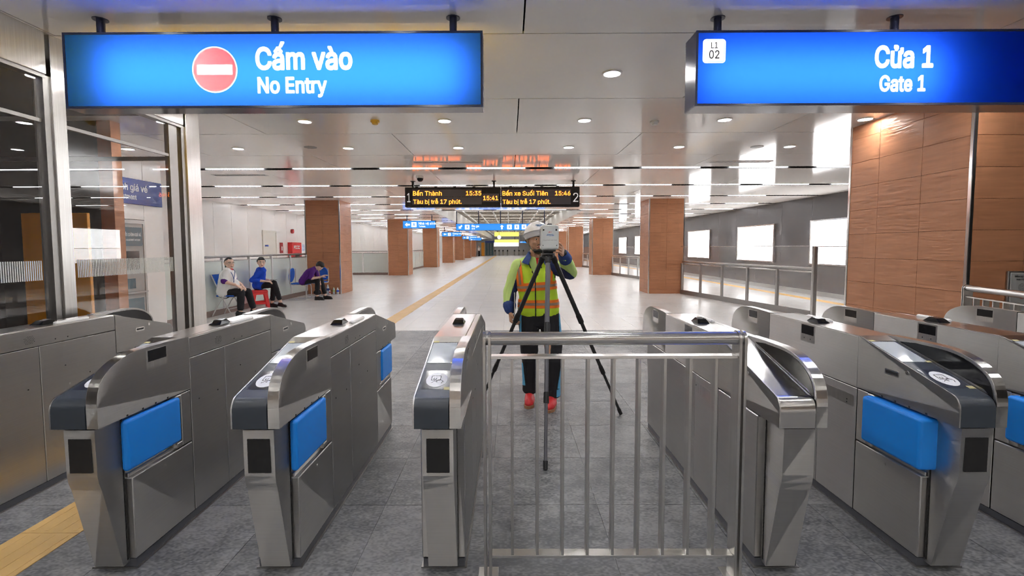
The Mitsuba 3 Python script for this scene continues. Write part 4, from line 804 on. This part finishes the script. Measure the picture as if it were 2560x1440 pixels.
outR, inR = cut(sleR, (-.96, 0, .284), (-.008, 4.4, .95)); outL, inL = cut(sleL, (.6, 0, .8), (.50, 4.2, 1.25))
sh = put(sv, 'shirt', P(ripple(join([up_, outR, outL]), .014, .010, (22, 22, 16), 5), M['hivis_pale'], True))
for a in (inR, inL): scene[num(sh+'__navy_sleeve')] = P(ripple(a, .014, .010, (22, 22, 16), 5), M['cloth_navy'], True)
for a in (chain((-.001, 4.358, .925, .062), (.001, 4.345, .892, .051)), chain((.482, 4.082, 1.358, .058), (.458, 4.025, 1.396, .047))): scene[num(sh+'__cuff')] = P(soft(join(a), .012, 4), M['collar_blue'], True)
for a in ([(.175, 4.345, 1.415), (.112, 4.300, 1.322), (.172, 4.262, 1.300), (.196, 4.275, 1.372)], [(.315, 4.345, 1.415), (.372, 4.300, 1.322), (.318, 4.262, 1.300), (.296, 4.275, 1.372)]):
    pts = np.array(a); scene[num(sh+'__collar')] = P(soft(m3.Manifold.hull_points(np.vstack([pts, pts+[0, .018, .004]])), .012, 2), M['collar_blue'], True)
scene[num(sh+'__collar')] = P(soft(join(chain((.180, 4.35, 1.405, .014), (.185, 4.42, 1.41, .014), (.245, 4.445, 1.415, .014), (.305, 4.42, 1.41, .014), (.310, 4.35, 1.405, .014))), .012, 2), M['collar_blue'], True)
# vest
def vest_man(d): return join([hul((.20, 4.37, 1.0, .112+d), (.335, 4.37, 1.0, .112+d), (.165, 4.38, 1.19, .108+d), (.315, 4.375, 1.19, .108+d)), hul((.165, 4.38, 1.19, .108+d), (.315, 4.375, 1.19, .108+d), (.125, 4.39, 1.292, .064+d), (.350, 4.375, 1.292, .064+d), (.238, 4.385, 1.325, .070+d)),
                                   hul((.19, 4.375, .88, .116+d), (.345, 4.37, .88, .116+d), (.20, 4.37, 1.0, .112+d), (.335, 4.37, 1.0, .112+d))]).trim_by_plane((0, 0, 1), .785)
VNECK = m3.Manifold.hull_points(np.array([(x, y, z) for y in (4.0, 4.37) for x, z in ((.150, 1.42), (.345, 1.42), (.232, 1.175))])) + hul((.243, 4.39, 1.26, .075), (.246, 4.35, 1.47, .095))
v0 = vest_man(0.0) - VNECK
vk = put(sv, 'vest', P(soft(v0, .016, 3), M['hivis'], True), label='yellow-green safety vest with orange and grey reflective bands')
def band(mat, d, cut, name):
    m = (vest_man(d) - VNECK) ^ cut
    scene[num(f'{vk}__{name}')] = P(tm(m), M[mat], 35)
B = dict(hi=(1.105, 4), lo=(.945, -1.0))
for z, an in ((1.105, 4.0), (.945, 0.0)):
    band('hivis_orange', .005, tilt(slab(-.1, .6, 4.0, 4.8, z-.037, z+.037), -an if False else an*-1, (.25, 4.4, z)), 'orange_band'); band('reflect', .0072, tilt(slab(-.1, .6, 4.0, 4.8, z-.012, z+.012), -an, (.25, 4.4, z)), 'reflective_band')
for x, an in ((.083, 6), (.365, -3)):
    band('hivis_orange', .0055, tilt(slab(x-.030, x+.030, 4.0, 4.45, 1.12, 1.40), an*-1, (x, 4.3, 1.25)), 'orange_band'); band('reflect', .0078, tilt(slab(x-.010, x+.010, 4.0, 4.45, 1.12, 1.40), -an, (x, 4.3, 1.25)), 'reflective_band')
vm = tm(v0); VV = np.array(trimesh.remesh.subdivide_to_size(vm.vertices, vm.faces, 0.02)[0])
def fy(x, z):
    d = np.hypot(VV[:, 0]-x, VV[:, 2]-z) + (VV[:, 1] > 4.40)*9; i = np.argsort(d)[:3]; return VV[i, 1].min()
def edging(pts): scene[num(f'{vk}__black_edging')] = P(tube([(x, fy(x, z)-0.004, z) for x, z in pts], 0.0052, 6), M['black_matt'], True)
edging([(.150+.082*t, 1.375-.20*t) for t in np.linspace(0.1, 1, 10)]); edging([(.345-.113*t, 1.375-.20*t) for t in np.linspace(0.1, 1, 10)]); edging([(.232+.004*t, 1.17-.37*t) for t in np.linspace(0, 1, 14)]); edging([(.052, 1.32), (.046, 1.27), (.050, 1.20), (.064, 1.15)]); edging([(.415, 1.32), (.420, 1.27), (.418, 1.18)])
# helmet
HR = Rz(.30, -.24); HC = np.array([.249, 4.358, 1.582])
def hel(m): m.apply_transform(np.block([[HR, HC[:, None]], [np.zeros((1, 3)), np.ones((1, 1))]])); return m
dome = m3.Manifold.sphere(1.0, 48).scale((.112, .138, .112)).trim_by_plane((0, 0, 1), -.05) - m3.Manifold.sphere(1.0, 40).scale((.104, .130, .104))
brim = m3.Manifold.cylinder(.007, 1.0, 1.0, 48).scale((.126, .156, 1)).translate((0, -.006, -.006)) - m3.Manifold.cylinder(.1, 1.0, 1.0, 40).scale((.106, .132, 1)).translate((0, 0, -.05))
ridge = m3.Manifold.sphere(1.0, 32).scale((.026, .141, .118)).trim_by_plane((0, 0, 1), .02)
hk = put(sv, 'helmet', P(hel(soft(join([dome, brim, ridge]), None, 2)), M['helmet'], 50), label='white hard hat with chin strap')
def on_dome(m):
    m = m.copy(); v = np.array(m.vertices); y = -0.139*np.sqrt(np.clip(1-(v[:, 0]/.112)**2-(v[:, 2]/.113)**2, 0, 1)); v[:, 1] = np.where((np.abs(v[:, 0]) < .027) & (v[:, 2] > .02), np.minimum(y, -.141*np.sqrt(np.clip(1-(v[:, 0]/.026)**2-(v[:, 2]/.118)**2, 0, 1))), y)-.0012+(v[:, 1]-v[:, 1].min()); m.vertices = v; return m
tx_ = text('PORTCOAST', 0.013, 0.075, 0.001); tx_.apply_translation((-.044, 0, .044)); ln_ = cat(box(-.040, .028, -.001, 0, .040, .043), box(-.034, .020, -.001, 0, .034, .036))
_v, _f = trimesh.remesh.subdivide_to_size(tx_.vertices, tx_.faces, .004); _v2, _f2 = trimesh.remesh.subdivide_to_size(ln_.vertices, ln_.faces, .006)
scene[num(hk+'__lettering')] = P(hel(on_dome(cat(trimesh.Trimesh(_v, _f), trimesh.Trimesh(_v2, _f2)))), M['ink_blue'])
for s in (-1, 1):
    a = HC + HR @ np.array([s*.100, .012, -.004]); e = np.array(q(s*.030, -.060, -.108, .01)[:3]); b = np.array(q(s*.080, -.012, -.03, 0)[:3]); c2 = np.array(q(s*.066, -.040, -.075, 0)[:3])
    scene[num(hk+'__chin_strap')] = P(tube(spline([a, b, c2, e], 5), 0.0048, 6), M['strap_olive'], True)
for c2 in ((.002, 4.343, .880), (.453, 4.012, 1.405)): put(sv, 'wristband', P(trimesh.util.concatenate([tm(hul((*c2, .039)))]), M['black_matt'], True))
tb = thing('tablet', 'thin silver tablet held edge-on in the surveyor\'s right hand', 'tablet')
put(tb, 'case', P(box(.040, .050, 4.24, 4.40, .82, 1.045, .003), M['tube_grey'])); put(tb, 'screen', P(box(.0365, .0402, 4.25, 4.39, .835, 1.03), M['black_gloss'])); put(tb, 'camera', P(cyl((.050, 4.26, 1.02), (.053, 4.26, 1.02), 0.008, 14), M['black_gloss']))
# ---------------------------------------------------------------- scanner on its tripod
A_ = np.array([.305, 3.755])
trp = thing('tripod', 'black carbon tripod with three spread legs standing before the surveyor', 'tripod')
feet = [np.array([.231, 3.02, .006]), np.array([.968, 4.055, .006]), np.array([-.292, 4.185, .006])]
put(trp, 'spider', P(cat(tm(join([m3.Manifold.cylinder(.03, .045, .045, 28).translate((A_[0], A_[1], 1.372)), m3.Manifold.cylinder(.012, .058, .052, 28).translate((A_[0], A_[1], 1.402))]))), M['black_matt'], 40))
put(trp, 'centre_column', P(cyl((*A_, 1.28), (*A_, 1.42), 0.016, 16), M['carbon'], 40)); put(trp, 'tribrach', P(tm(join([m3.Manifold.cylinder(.016, .042, .046, 24).translate((A_[0], A_[1], 1.414)), m3.Manifold.cylinder(.012, .034, .034, 24).translate((A_[0], A_[1], 1.428))])), M['black_gloss'], 40))
for i, ft in enumerate(feet):
    d2 = (ft[:2]-A_)/np.linalg.norm(ft[:2]-A_); top = np.array([*(A_+d2*.052), 1.372]); v = ft-top; mat = 'carbon_grey' if i == 0 else 'carbon'
    put(trp, 'hinge', P(cat(tm(hul((*(A_+d2*.035), 1.388, .020), (*top, .024), (*(top+v*.02), .022))), cyl(top-np.array([-d2[1], d2[0], 0])*.030, top+np.array([-d2[1], d2[0], 0])*.030, .012, 14)), M['black_matt'], 40)); e1, e2 = top+v*.37, top+v*.70
    k = put(trp, 'leg', P(cat(cyl(top, e1, .0185, 18), cyl(e1, e2, .0150, 16), cyl(e2, ft, .0118, 16)), M[mat], 40))
    for e, r in ((e1, .0225), (e2, .0190)): scene[num(k+'__twist_lock')] = P(cat(cyl(e-v*.022, e+v*.022, r, 18), cyl(e-v*.027, e-v*.022, r*.93, 18)), M['black_matt'], 40)
    scene[num(k+'__rubber_foot')] = P(cat(cyl(ft-v*.035, ft, .0165, 14, .0150)), M['black_matt'], 40)
sc_ = thing('laser_scanner', 'white boxy laser scanner mounted on the tripod in front of the surveyor\'s face', 'scanner')
SX0, SX1 = .243, .385; SY0, SY1 = 3.69, 3.82
put(sc_, 'body', P(tm(m3.Manifold.batch_hull([m3.Manifold.cylinder(SY1-SY0-2*o, r, r, 20).rotate((-90, 0, 0)).translate((x, SY0+o, z)) for o, r in ((0, .014), (.012, .022)) for x in (SX0+.022, SX1-.022) for z in (1.462, 1.612)])), M['scanner_white'], 30))
put(sc_, 'side_strip', P(box(SX0-.001, SX0+.004, SY0+.03, SY1-.02, 1.470, 1.605, .002), M['carbon_grey'])); put(sc_, 'face_plate', P(tm(m3.Manifold.batch_hull([m3.Manifold.cylinder(.006, .012, .014, 16).rotate((-90, 0, 0)).translate((x, SY0-.005, z)) for x in (SX0+.027, SX1-.027) for z in (1.466, 1.604)])), M['scanner_white'], 30))
put(sc_, 'seam', P(box(SX0+.014, SX1-.014, SY0-.0056, SY0-.003, 1.513, 1.5145), M['carbon_grey'])); put(sc_, 'top_cap', P(box(.298, .335, 3.735, 3.775, 1.628, 1.648, .006), M['carbon_grey']))
for x, z, r in ((SX0+.022, 1.594, .0062), (SX1-.022, 1.594, .0062), (SX0+.018, 1.474, .0036), (SX1-.018, 1.474, .0036)): put(sc_, 'lens', P(cyl((x, SY0-.007, z), (x, SY0+.002, z), r, 16), M['black_gloss'], 40))
put(sc_, 'lettering', P(text('Leica', .0085, .024, .0008, at=(.302, SY0-.0055, 1.574)), M['ink_red']))
put(sc_, 'emblem', P(cat([tube([(.288+.056*t, SY0-.0055, zz+.0022*math.sin(6*t+i)) for t in np.linspace(0, 1, 12)], .0011, 5) for i, zz in enumerate((1.555, 1.5495))], text('portcoast', .006, .046, .0006, at=(.293, SY0-.0055, 1.5575))), M['ink_blue']))
put(sc_, 'base', P(box(.268, .362, 3.715, 3.795, 1.424, 1.445, .004), M['carbon']))
# ---------------------------------------------------------------- the three seated people at the railing
def sitter(key, skin, pel, chest, neck, side, w, dp, hd, yaw, pitch, arms, legs, hands, shirt, trouser, res=.016, fat=1.0, sleeve=.45, hk=1.0, belly=None):
    pel, chest, neck, side = (np.asarray(v, float) for v in (pel, chest, neck, side)); side = side/np.linalg.norm(side)
    hg, hf = head(hd, yaw, pitch, hk, fat); sh = [neck - side*w*1.25 + (chest-neck)*.22, neck + side*w*1.25 + (chest-neck)*.22]
    def tor(d):
        g = [hul(S4(pel-side*w*.75, dp*.98+d), S4(pel+side*w*.75, dp*.98+d), S4(chest-side*w*.72, dp*.95+d), S4(chest+side*w*.72, dp*.95+d)), hul(S4(chest-side*w*.72, dp*.95+d), S4(chest+side*w*.72, dp*.95+d), S4(sh[0], .05+d), S4(sh[1], .05+d), S4(neck, .055+d))]
        if belly: g.append(hul(S4(belly[:3], belly[3]+d), S4(pel, dp*.9+d)))
        return g
    ag, sg = [], []
    for s0, (el, wr) in zip(sh, arms):
        el, wr = np.asarray(el, float), np.asarray(wr, float); ag += chain(S4(s0, .05), S4(el, .040), S4(wr, .027))
        if sleeve <= .75: m_ = s0 + (el-s0)*sleeve/.5 if sleeve < .5 else el; sg += chain(S4(s0, .066), S4(m_, .062))
        else: sg += chain(S4(s0, .066), S4(el, .058), S4(el+(wr-el)*.55, .050))
    lg, tg = [], []
    for i, (kn, an) in enumerate(legs):
        kn, an = np.asarray(kn, float), np.asarray(an, float); hp = pel + side*(w*.65 if i else -w*.65) - np.array([0, 0, .02])
        lg += chain(S4(hp, .08), S4(kn, .052), S4(an, .038)); tg += chain(S4(hp, dp*.80), S4(kn, .070*fat), S4(kn+(an-kn)*.80, .058*fat))
    nk = [hul(S4(neck, .052), S4(np.asarray(hd, float)+np.array([0, .01, -.05]), .052))]
    put(key, 'body', P(soft(join([join(tor(-.012)+ag+lg+nk).refine_to_length(.03), join(hg).refine_to_length(.011), join(sum(hands, [])).refine_to_length(.010)]), None, 3), M[skin], True))
    for nme, mt in (('eye', 'eye_white'), ('iris', 'ink_black'), ('eyebrow', 'hair'), ('lips', 'lips')):
        for m in hf[nme]: put(key, nme, P(m, M[mt], True))
    put(key, 'trousers', P(ripple(join([hul(S4(pel-side*w*.7-np.array([0, 0, .02]), dp*.98), S4(pel+side*w*.7-np.array([0, 0, .02]), dp*.98))]+tg), res, .012, (14, 14, 14), 4), M[trouser], True))
    sk = put(key, 'shirt', P(ripple(join(tor(.012)+sg) - hul(S4(neck, .058), S4(np.asarray(hd, float), .06)), res, .014, (13, 13, 13), 9), M[shirt], True))
    return hf['q'], sk, sh
# woman on the folding chair
w_ = thing('person', 'woman in white polo shirt with red collar and black trousers sitting on a folding chair', 'person')
hw = hand((-5.735, 10.02, .665), (.7, .35, -.45), (0, .4, -1), 1, (30, 35, 25)) + hand((-5.735, 10.22, .650), (.7, -.35, -.40), (0, -.4, -1), -1, (30, 35, 25))
q, sk, sh = sitter(w_, 'skin_light', (-6.10, 10.22, .535), (-6.03, 10.21, .845), (-6.00, 10.19, 1.005), (.32, -.95, 0), 0.138, .146, (-5.965, 10.165, 1.130), 1.02, .02,
       [((-6.02, 10.42, .76), (-5.76, 10.27, .660)), ((-5.975, 9.965, .755), (-5.765, 10.01, .685))], [((-5.69, 10.36, .50), (-5.62, 10.45, .09)), ((-5.70, 10.10, .51), (-5.71, 10.08, .09))], [hw], 'cloth_white', 'trouser_black', fat=1.14, belly=(-5.93, 10.18, .66, .142))
put(w_, 'hair', P(soft(join([hul(q(0, .045, .030, .084), q(0, .01, .062, .078), q(0, .05, -.03, .062)), hul(q(0, .085, -.06, .045), q(0, .075, -.10, .03)), hul(q(.0, -.04, .085, .038), q(0, .02, .08, .06))]), .014, 3), M['hair'], True))
scene[num(sk+'__collar')] = P(soft(join(chain(*[S4(q(.062*math.cos(a), .010+.060*math.sin(a), -.135-.02*math.cos(a-1.57), 0)[:3], .014) for a in np.linspace(0, 6.28, 13)])), .012, 2), M['cloth_red'], True)
for i, (el, d_) in enumerate(((np.array([-6.02, 10.42, .76]), .055), (np.array([-5.975, 9.965, .755]), .055))): p_ = sh[i]+(el-sh[i])*.88; e_ = sh[i]+(el-sh[i])*.94; scene[num(sk+'__sleeve_trim')] = P(tm(join(chain(S4(p_, .0655), S4(e_, .0655)))), M['cloth_purple'], True)
put(w_, 'lanyard', P(cat(tube(spline([q(.05, -.02, -.12, 0)[:3], q(.035, -.135, -.19, 0)[:3], q(.0, -.175, -.30, 0)[:3], q(-.01, -.185, -.40, 0)[:3]], 5), .006, 6), tube(spline([q(-.05, -.02, -.12, 0)[:3], q(-.03, -.135, -.19, 0)[:3], q(-.01, -.175, -.30, 0)[:3], q(-.01, -.185, -.40, 0)[:3]], 5), .006, 6)), M['collar_blue'], True))
put(w_, 'glasses', P(cat([tube([q(s*.034+.026*math.cos(a), -.0985, .006+.020*math.sin(a), 0)[:3] for a in np.linspace(0, 6.28, 15)], .0011, 5) for s in (-1, 1)] + [tube([q(s*.06, -.094, .01, 0)[:3], q(s*.082, .0, .012, 0)[:3]], .0011, 5) for s in (-1, 1)]), M['grey_box'], True))
shoe(w_, 'shoe', (-5.80, 10.07), (-5.56, 10.03), 'shoe_black', 'shoe_black'); shoe(w_, 'shoe', (-5.70, 10.46), (-5.46, 10.43), 'shoe_black', 'shoe_black')
# young man on the red stool
b_ = thing('person', 'young man with glasses in bright blue shirt sitting cross-legged on the red stool', 'person')
hb = hand((-5.985, 11.33, .665), (.85, .2, -.1), (.1, .2, -1), 1, (20, 25, 20)) + hand((-5.965, 11.50, .675), (.75, -.3, -.1), (0, -.2, -1), -1, (20, 25, 20))
q, sk, sh = sitter(b_, 'skin_light', (-6.27, 11.52, .545), (-6.20, 11.48, .80), (-6.135, 11.44, .965), (.75, -.66, 0), .108, .098, (-6.115, 11.405, 1.105), .62, .05,
       [((-6.30, 11.60, .70), (-5.99, 11.50, .680)), ((-6.30, 11.30, .695), (-6.01, 11.32, .668))], [((-5.93, 11.62, .56), (-5.99, 11.62, .12)), ((-5.84, 11.44, .61), (-5.735, 11.52, .14))], [hb], 'cloth_blue', 'trouser_black', sleeve=.9)
put(b_, 'hair', P(soft(join([hul(q(0, .040, .045, .086), q(0, .0, .070, .080)), hul(q(-.03, -.060, .088, .030), q(.035, -.058, .090, .032), q(0, -.02, .095, .05)), hul(q(-.072, .02, .01, .018), q(-.07, .02, .05, .03)), hul(q(.072, .02, .01, .018), q(.07, .02, .05, .03))]), .014, 3), M['hair'], True))
put(b_, 'glasses', P(cat([tube([q(s*.034+.026*math.cos(a), -.0985, .006+.020*math.sin(a), 0)[:3] for a in np.linspace(0, 6.28, 15)], .0011, 5) for s in (-1, 1)]), M['grey_box'], True))
for s in (-1, 1): scene[num(sk+'__collar')] = P(soft(hul(S4(q(s*.055, .0, -.11, 0)[:3], .012), S4(q(s*.050, -.055, -.155, 0)[:3], .013), S4(q(s*.015, -.070, -.165, 0)[:3], .010)), .012, 2), M['cloth_blue'], True)
shoe(b_, 'shoe', (-6.05, 11.66), (-5.83, 11.52), 'shoe_black', 'shoe_black')
bk = put(b_, 'shoe', P(soft(join([hul((-5.80, 11.56, .06, .036), (-5.75, 11.53, .11, .040), (-5.66, 11.47, .06, .040)), hul((-5.66, 11.47, .055, .040), (-5.56, 11.40, .055, .034))]).trim_by_plane((0, 0, 1), .012), .014, 3), M['shoe_black'], True))
ph = thing('phone', 'dark mobile phone in the hands of the man in the blue shirt', 'phone'); put(ph, None, P(box(-5.90, -5.76, 11.36, 11.43, .688, .697, .002), M['black_gloss']))
# man asleep over the chair back
p_ = thing('person', 'man in purple shirt slumped forward with bowed head on the blue chair', 'person')
hp = hand((-5.215, 13.05, .665), (.85, .1, .35), (.1, -.3, -1), 1, (10, 15, 12)) + hand((-5.335, 13.20, .575), (.05, 0, -1), (0, 1, 0), -1, (20, 25, 18))
q, sk, sh = sitter(p_, 'skin_light', (-5.80, 13.28, .535), (-5.63, 13.27, .760), (-5.455, 13.25, .885), (.15, -.98, 0), .108, .105, (-5.315, 13.22, .950), 1.25, 1.05,
       [((-5.46, 13.44, .60), (-5.335, 13.215, .600)), ((-5.50, 13.06, .615), (-5.245, 13.05, .650))], [((-5.36, 13.38, .565), (-5.25, 13.42, .10)), ((-5.37, 13.18, .565), (-5.40, 13.20, .10))], [hp], 'cloth_purple', 'trouser_black')
put(p_, 'hair', P(soft(join([hul(q(0, .045, .030, .088), q(0, .0, .070, .083), q(0, .06, -.03, .06)), hul(q(-.03, -.058, .080, .030), q(.03, -.058, .080, .030), q(0, -.02, .095, .05)), hul(q(-.074, .02, -.01, .018), q(-.07, .02, .05, .03)), hul(q(.074, .02, -.01, .018), q(.07, .02, .05, .03))]), .014, 3), M['hair'], True))
shoe(p_, 'shoe', (-5.47, 13.21), (-5.19, 13.15), 'shoe_black', 'shoe_black'); shoe(p_, 'shoe', (-5.32, 13.43), (-5.05, 13.39), 'shoe_black', 'shoe_black')
# the small figure at the far end
f_ = thing('person', 'tiny far figure in white shirt standing by the orange pier', 'person')
hg, hf = head((-4.95, 77.0, 1.60), 1.2)
put(f_, 'body', P(soft(join(hg + [hul((-5.02, 77, 1.38, .07), (-4.88, 77, 1.38, .07), (-5.0, 77, 1.0, .11), (-4.9, 77, 1.0, .11))] + chain((-4.95, 77, 1.4, .06), (-4.95, 77, 1.6, .05)) + chain((-5.0, 77, .95, .09), (-5.0, 77, .5, .06), (-5.0, 77, .06, .05)) + chain((-4.88, 77, .95, .09), (-4.88, 77, .5, .06), (-4.88, 77, .06, .05)) + chain((-5.1, 77, 1.38, .05), (-5.14, 77, 1.1, .04), (-5.1, 76.9, .85, .04)) + chain((-4.8, 77, 1.38, .05), (-4.76, 77, 1.1, .04), (-4.8, 76.9, .85, .04))), .03, 3), M['skin_light'], True))
put(f_, 'shirt', P(soft(join([hul((-5.04, 77, 1.38, .08), (-4.86, 77, 1.38, .08), (-5.0, 77, .95, .125), (-4.9, 77, .95, .125))] + chain((-5.1, 77, 1.38, .065), (-5.14, 77, 1.12, .055)) + chain((-4.8, 77, 1.38, .065), (-4.76, 77, 1.12, .055))), .04, 2), M['cloth_white'], True))
put(f_, 'trousers', P(soft(join([hul((-5.0, 77, .92, .12), (-4.9, 77, .92, .12))] + chain((-5.0, 77, .9, .105), (-5.0, 77, .5, .08), (-5.0, 77, .08, .07)) + chain((-4.88, 77, .9, .105), (-4.88, 77, .5, .08), (-4.88, 77, .08, .07))), .04, 2), M['trouser_black'], True))

# ---------------------------------------------------------------- what they sit on
c = thing('folding_chair', 'blue and grey steel folding chair under the woman', 'chair')
for y in (10.005, 10.43):
    put(c, 'back_leg', P(tube(bend([(-6.305, y, .90), (-6.12, y, .47), (-5.885, y, .012)], .05), .0115, 8), M['tube_grey'], True)); put(c, 'front_leg', P(tube([(-6.02, y+.0, .46), (-6.15, y, .30), (-6.315, y, .012)], .0115, 8), M['tube_grey'], True))
put(c, 'cross_bar', P(cat(*[cyl((x, 10.005, z), (x, 10.43, z), .009, 8) for x, z in ((-6.305, .895), (-6.235, .17), (-5.96, .16))]), M['tube_grey'], 40))
put(c, 'seat', P(rbox(-6.24, -5.86, 10.03, 10.41, .425, .460, .017), M['chair_blue'], 40)); put(c, 'backrest', P(tm(m3.Manifold.batch_hull([m3.Manifold.sphere(.014, 10).translate((x, y, z)) for y in (10.03, 10.41) for x, z in ((-6.295, .885), (-6.215, .700))])), M['chair_blue'], 40))
st = thing('plastic_stool', 'bright red plastic stool under the man in the blue shirt', 'stool'); SC = np.array([-6.22, 11.50])
a_ = math.radians(33); Rm = np.array([[math.cos(a_), -math.sin(a_)], [math.sin(a_), math.cos(a_)]])
def sq(h, z): return [(*(SC + Rm @ np.array([x*h, y*h])), z) for x, y in ((-1, -1), (1, -1), (1, 1), (-1, 1))]
put(st, 'seat', P(tm(m3.Manifold.batch_hull([m3.Manifold.sphere(.016, 12).translate(p) for p in sq(.150, .425)+sq(.154, .395)])), M['stool_red'], 40))
T_, B_ = sq(.158, .40), sq(.205, .004)
for i in range(4):
    t_, b2 = np.array(T_[i]), np.array(B_[i]); tn, bn = np.array(T_[(i+1) % 4]), np.array(B_[(i+1) % 4]); tp, bp = np.array(T_[i-1]), np.array(B_[i-1])
    u, v = (tn-t_)/np.linalg.norm(tn-t_), (tp-t_)/np.linalg.norm(tp-t_)
    put(st, 'leg', P(cat([tm(m3.Manifold.hull_points(np.array([t_, b2, t_+d*.085, b2+d*.060, t_-e*0-np.array([0, 0, 0])+o, b2+o, t_+d*.085+o, b2+d*.060+o]))) for d, e, o in ((u, v, v*.006), (v, u, u*.006))]), M['stool_red']))
    f = .62; m0, m1 = t_+(b2-t_)*f, tn+(bn-tn)*f; put(st, 'side_brace', P(tm(m3.Manifold.hull_points(np.array([m0, m1, m0-[0, 0, .05], m1-[0, 0, .05], m0+v*.006, m1+v*.006, m0+v*.006-[0, 0, .05], m1+v*.006-[0, 0, .05]]))), M['stool_red']))
    put(st, 'skirt', P(tm(m3.Manifold.hull_points(np.array([t_, tn, t_+(b2-t_)*.16, tn+(bn-tn)*.16, t_+v*.006, tn+v*.006, t_+(b2-t_)*.16+v*.006, tn+(bn-tn)*.16+v*.006]))), M['stool_red']))
def cantilever(label, cx, cy, ang, at=None):
    c = thing('cantilever_chair', label, 'chair'); tf = T().translate([cx, cy, 0]).rotate([0, 0, 1], ang)
    for s in (-1, 1):
        put(c, 'side_frame', P(tube(bend([(-.22, s*.215, .86), (-.235, s*.215, .43), (.20, s*.215, .42), (.215, s*.215, .013), (-.26, s*.215, .013)], .07, 7), .0125, 10), M['tube_grey'], True), tf)
    put(c, 'cross_tube', P(cat(cyl((-.26, -.215, .013), (-.26, .215, .013), .0125, 10), cyl((.10, -.215, .415), (.10, .215, .415), .0110, 10)), M['tube_grey'], 40), tf)
    put(c, 'seat', P(rbox(-.22, .23, -.205, .205, .425, .475, .022), M['chair_blue'], 40), tf)
    ov = m3.Manifold.cylinder(.032, 1, 1, 36).scale((.20, .185, 1)).rotate((0, -82, 0)).translate((-.235, 0, .69)); put(c, 'backrest', P(soft(ov, .025, 8), M['chair_blue'], True), tf)
cantilever('blue cushioned cantilever chair on which the man in purple sits', -5.93, 13.40, 4)
cantilever('blue cantilever chair whose back the sleeping man leans towards, before the brown pillar', -5.72, 14.02, 240)
# bottles by the pillar
def bottle(label, x, y, h, r, cap, lab, liquid='bottle_clear'):
    b = thing('water_bottle', label, 'bottle'); put(b, 'body', P(lathe([(0, 0), (r*.85, 0), (r, .012), (r, h*.30), (r*.93, h*.33), (r, h*.36), (r, h*.66), (r*.8, h*.76), (r*.38, h*.90), (r*.36, h*.95), (0, h*.95)], 20), M[liquid], 50), tr(x, y)); put(b, 'label', P(lathe([(r*1.015, h*.38), (r*1.015, h*.62), (r*.98, h*.62), (r*.98, h*.38), (r*1.015, h*.38)], 20), M[lab], 40), tr(x, y)); put(b, 'cap', P(lathe([(0, h*.93), (r*.44, h*.93), (r*.44, h), (0, h)], 16), M[cap], 40), tr(x, y))
bottle('tall clear water bottle with blue label, leftmost by the brown pillar', -5.72, 14.82, .31, .044, 'white_plastic', 'collar_blue'); bottle('small white topped bottle right beside the tallest bottle', -5.645, 14.78, .145, .026, 'white_plastic', 'red', 'white_plastic')
bottle('bottle with green cap and yellow label in the middle of the group', -5.53, 14.82, .22, .034, 'bottle_green', 'bottle_green'); bottle('clear bottle with blue label, rightmost by the pillar edge', -5.41, 14.82, .215, .037, 'white_plastic', 'cloth_blue')
x_ = thing('red_box', 'small red object standing behind the frosted glass by the blue chair', 'box'); put(x_, None, P(box(-6.64, -6.48, 13.75, 13.92, .0, .40, .01), M['red']))
bg = thing('bag', 'dark bag on the floor at the foot of the pillar behind the man in purple', 'bag'); put(bg, 'body', P(soft(hul((-6.06, 14.7, .07, .06), (-5.94, 14.7, .07, .06), (-6.0, 14.72, .15, .05)), .02, 3), M['trouser_black'], True)); put(bg, 'strap', P(tube(spline([(-6.05, 14.7, .14), (-6.0, 14.7, .24), (-5.94, 14.7, .14)], 6), .008, 6), M['trouser_black'], True))

for _t, _dx in (('person_001', -.07), ('folding_chair', -.03), ('person_002', .12), ('plastic_stool', .11), ('phone', .12)):
    for _k in list(scene):
        if _k == _t or _k.startswith(_t+'__'): scene[_k] = {**scene[_k], 'to_world': tr(_dx, 0)}
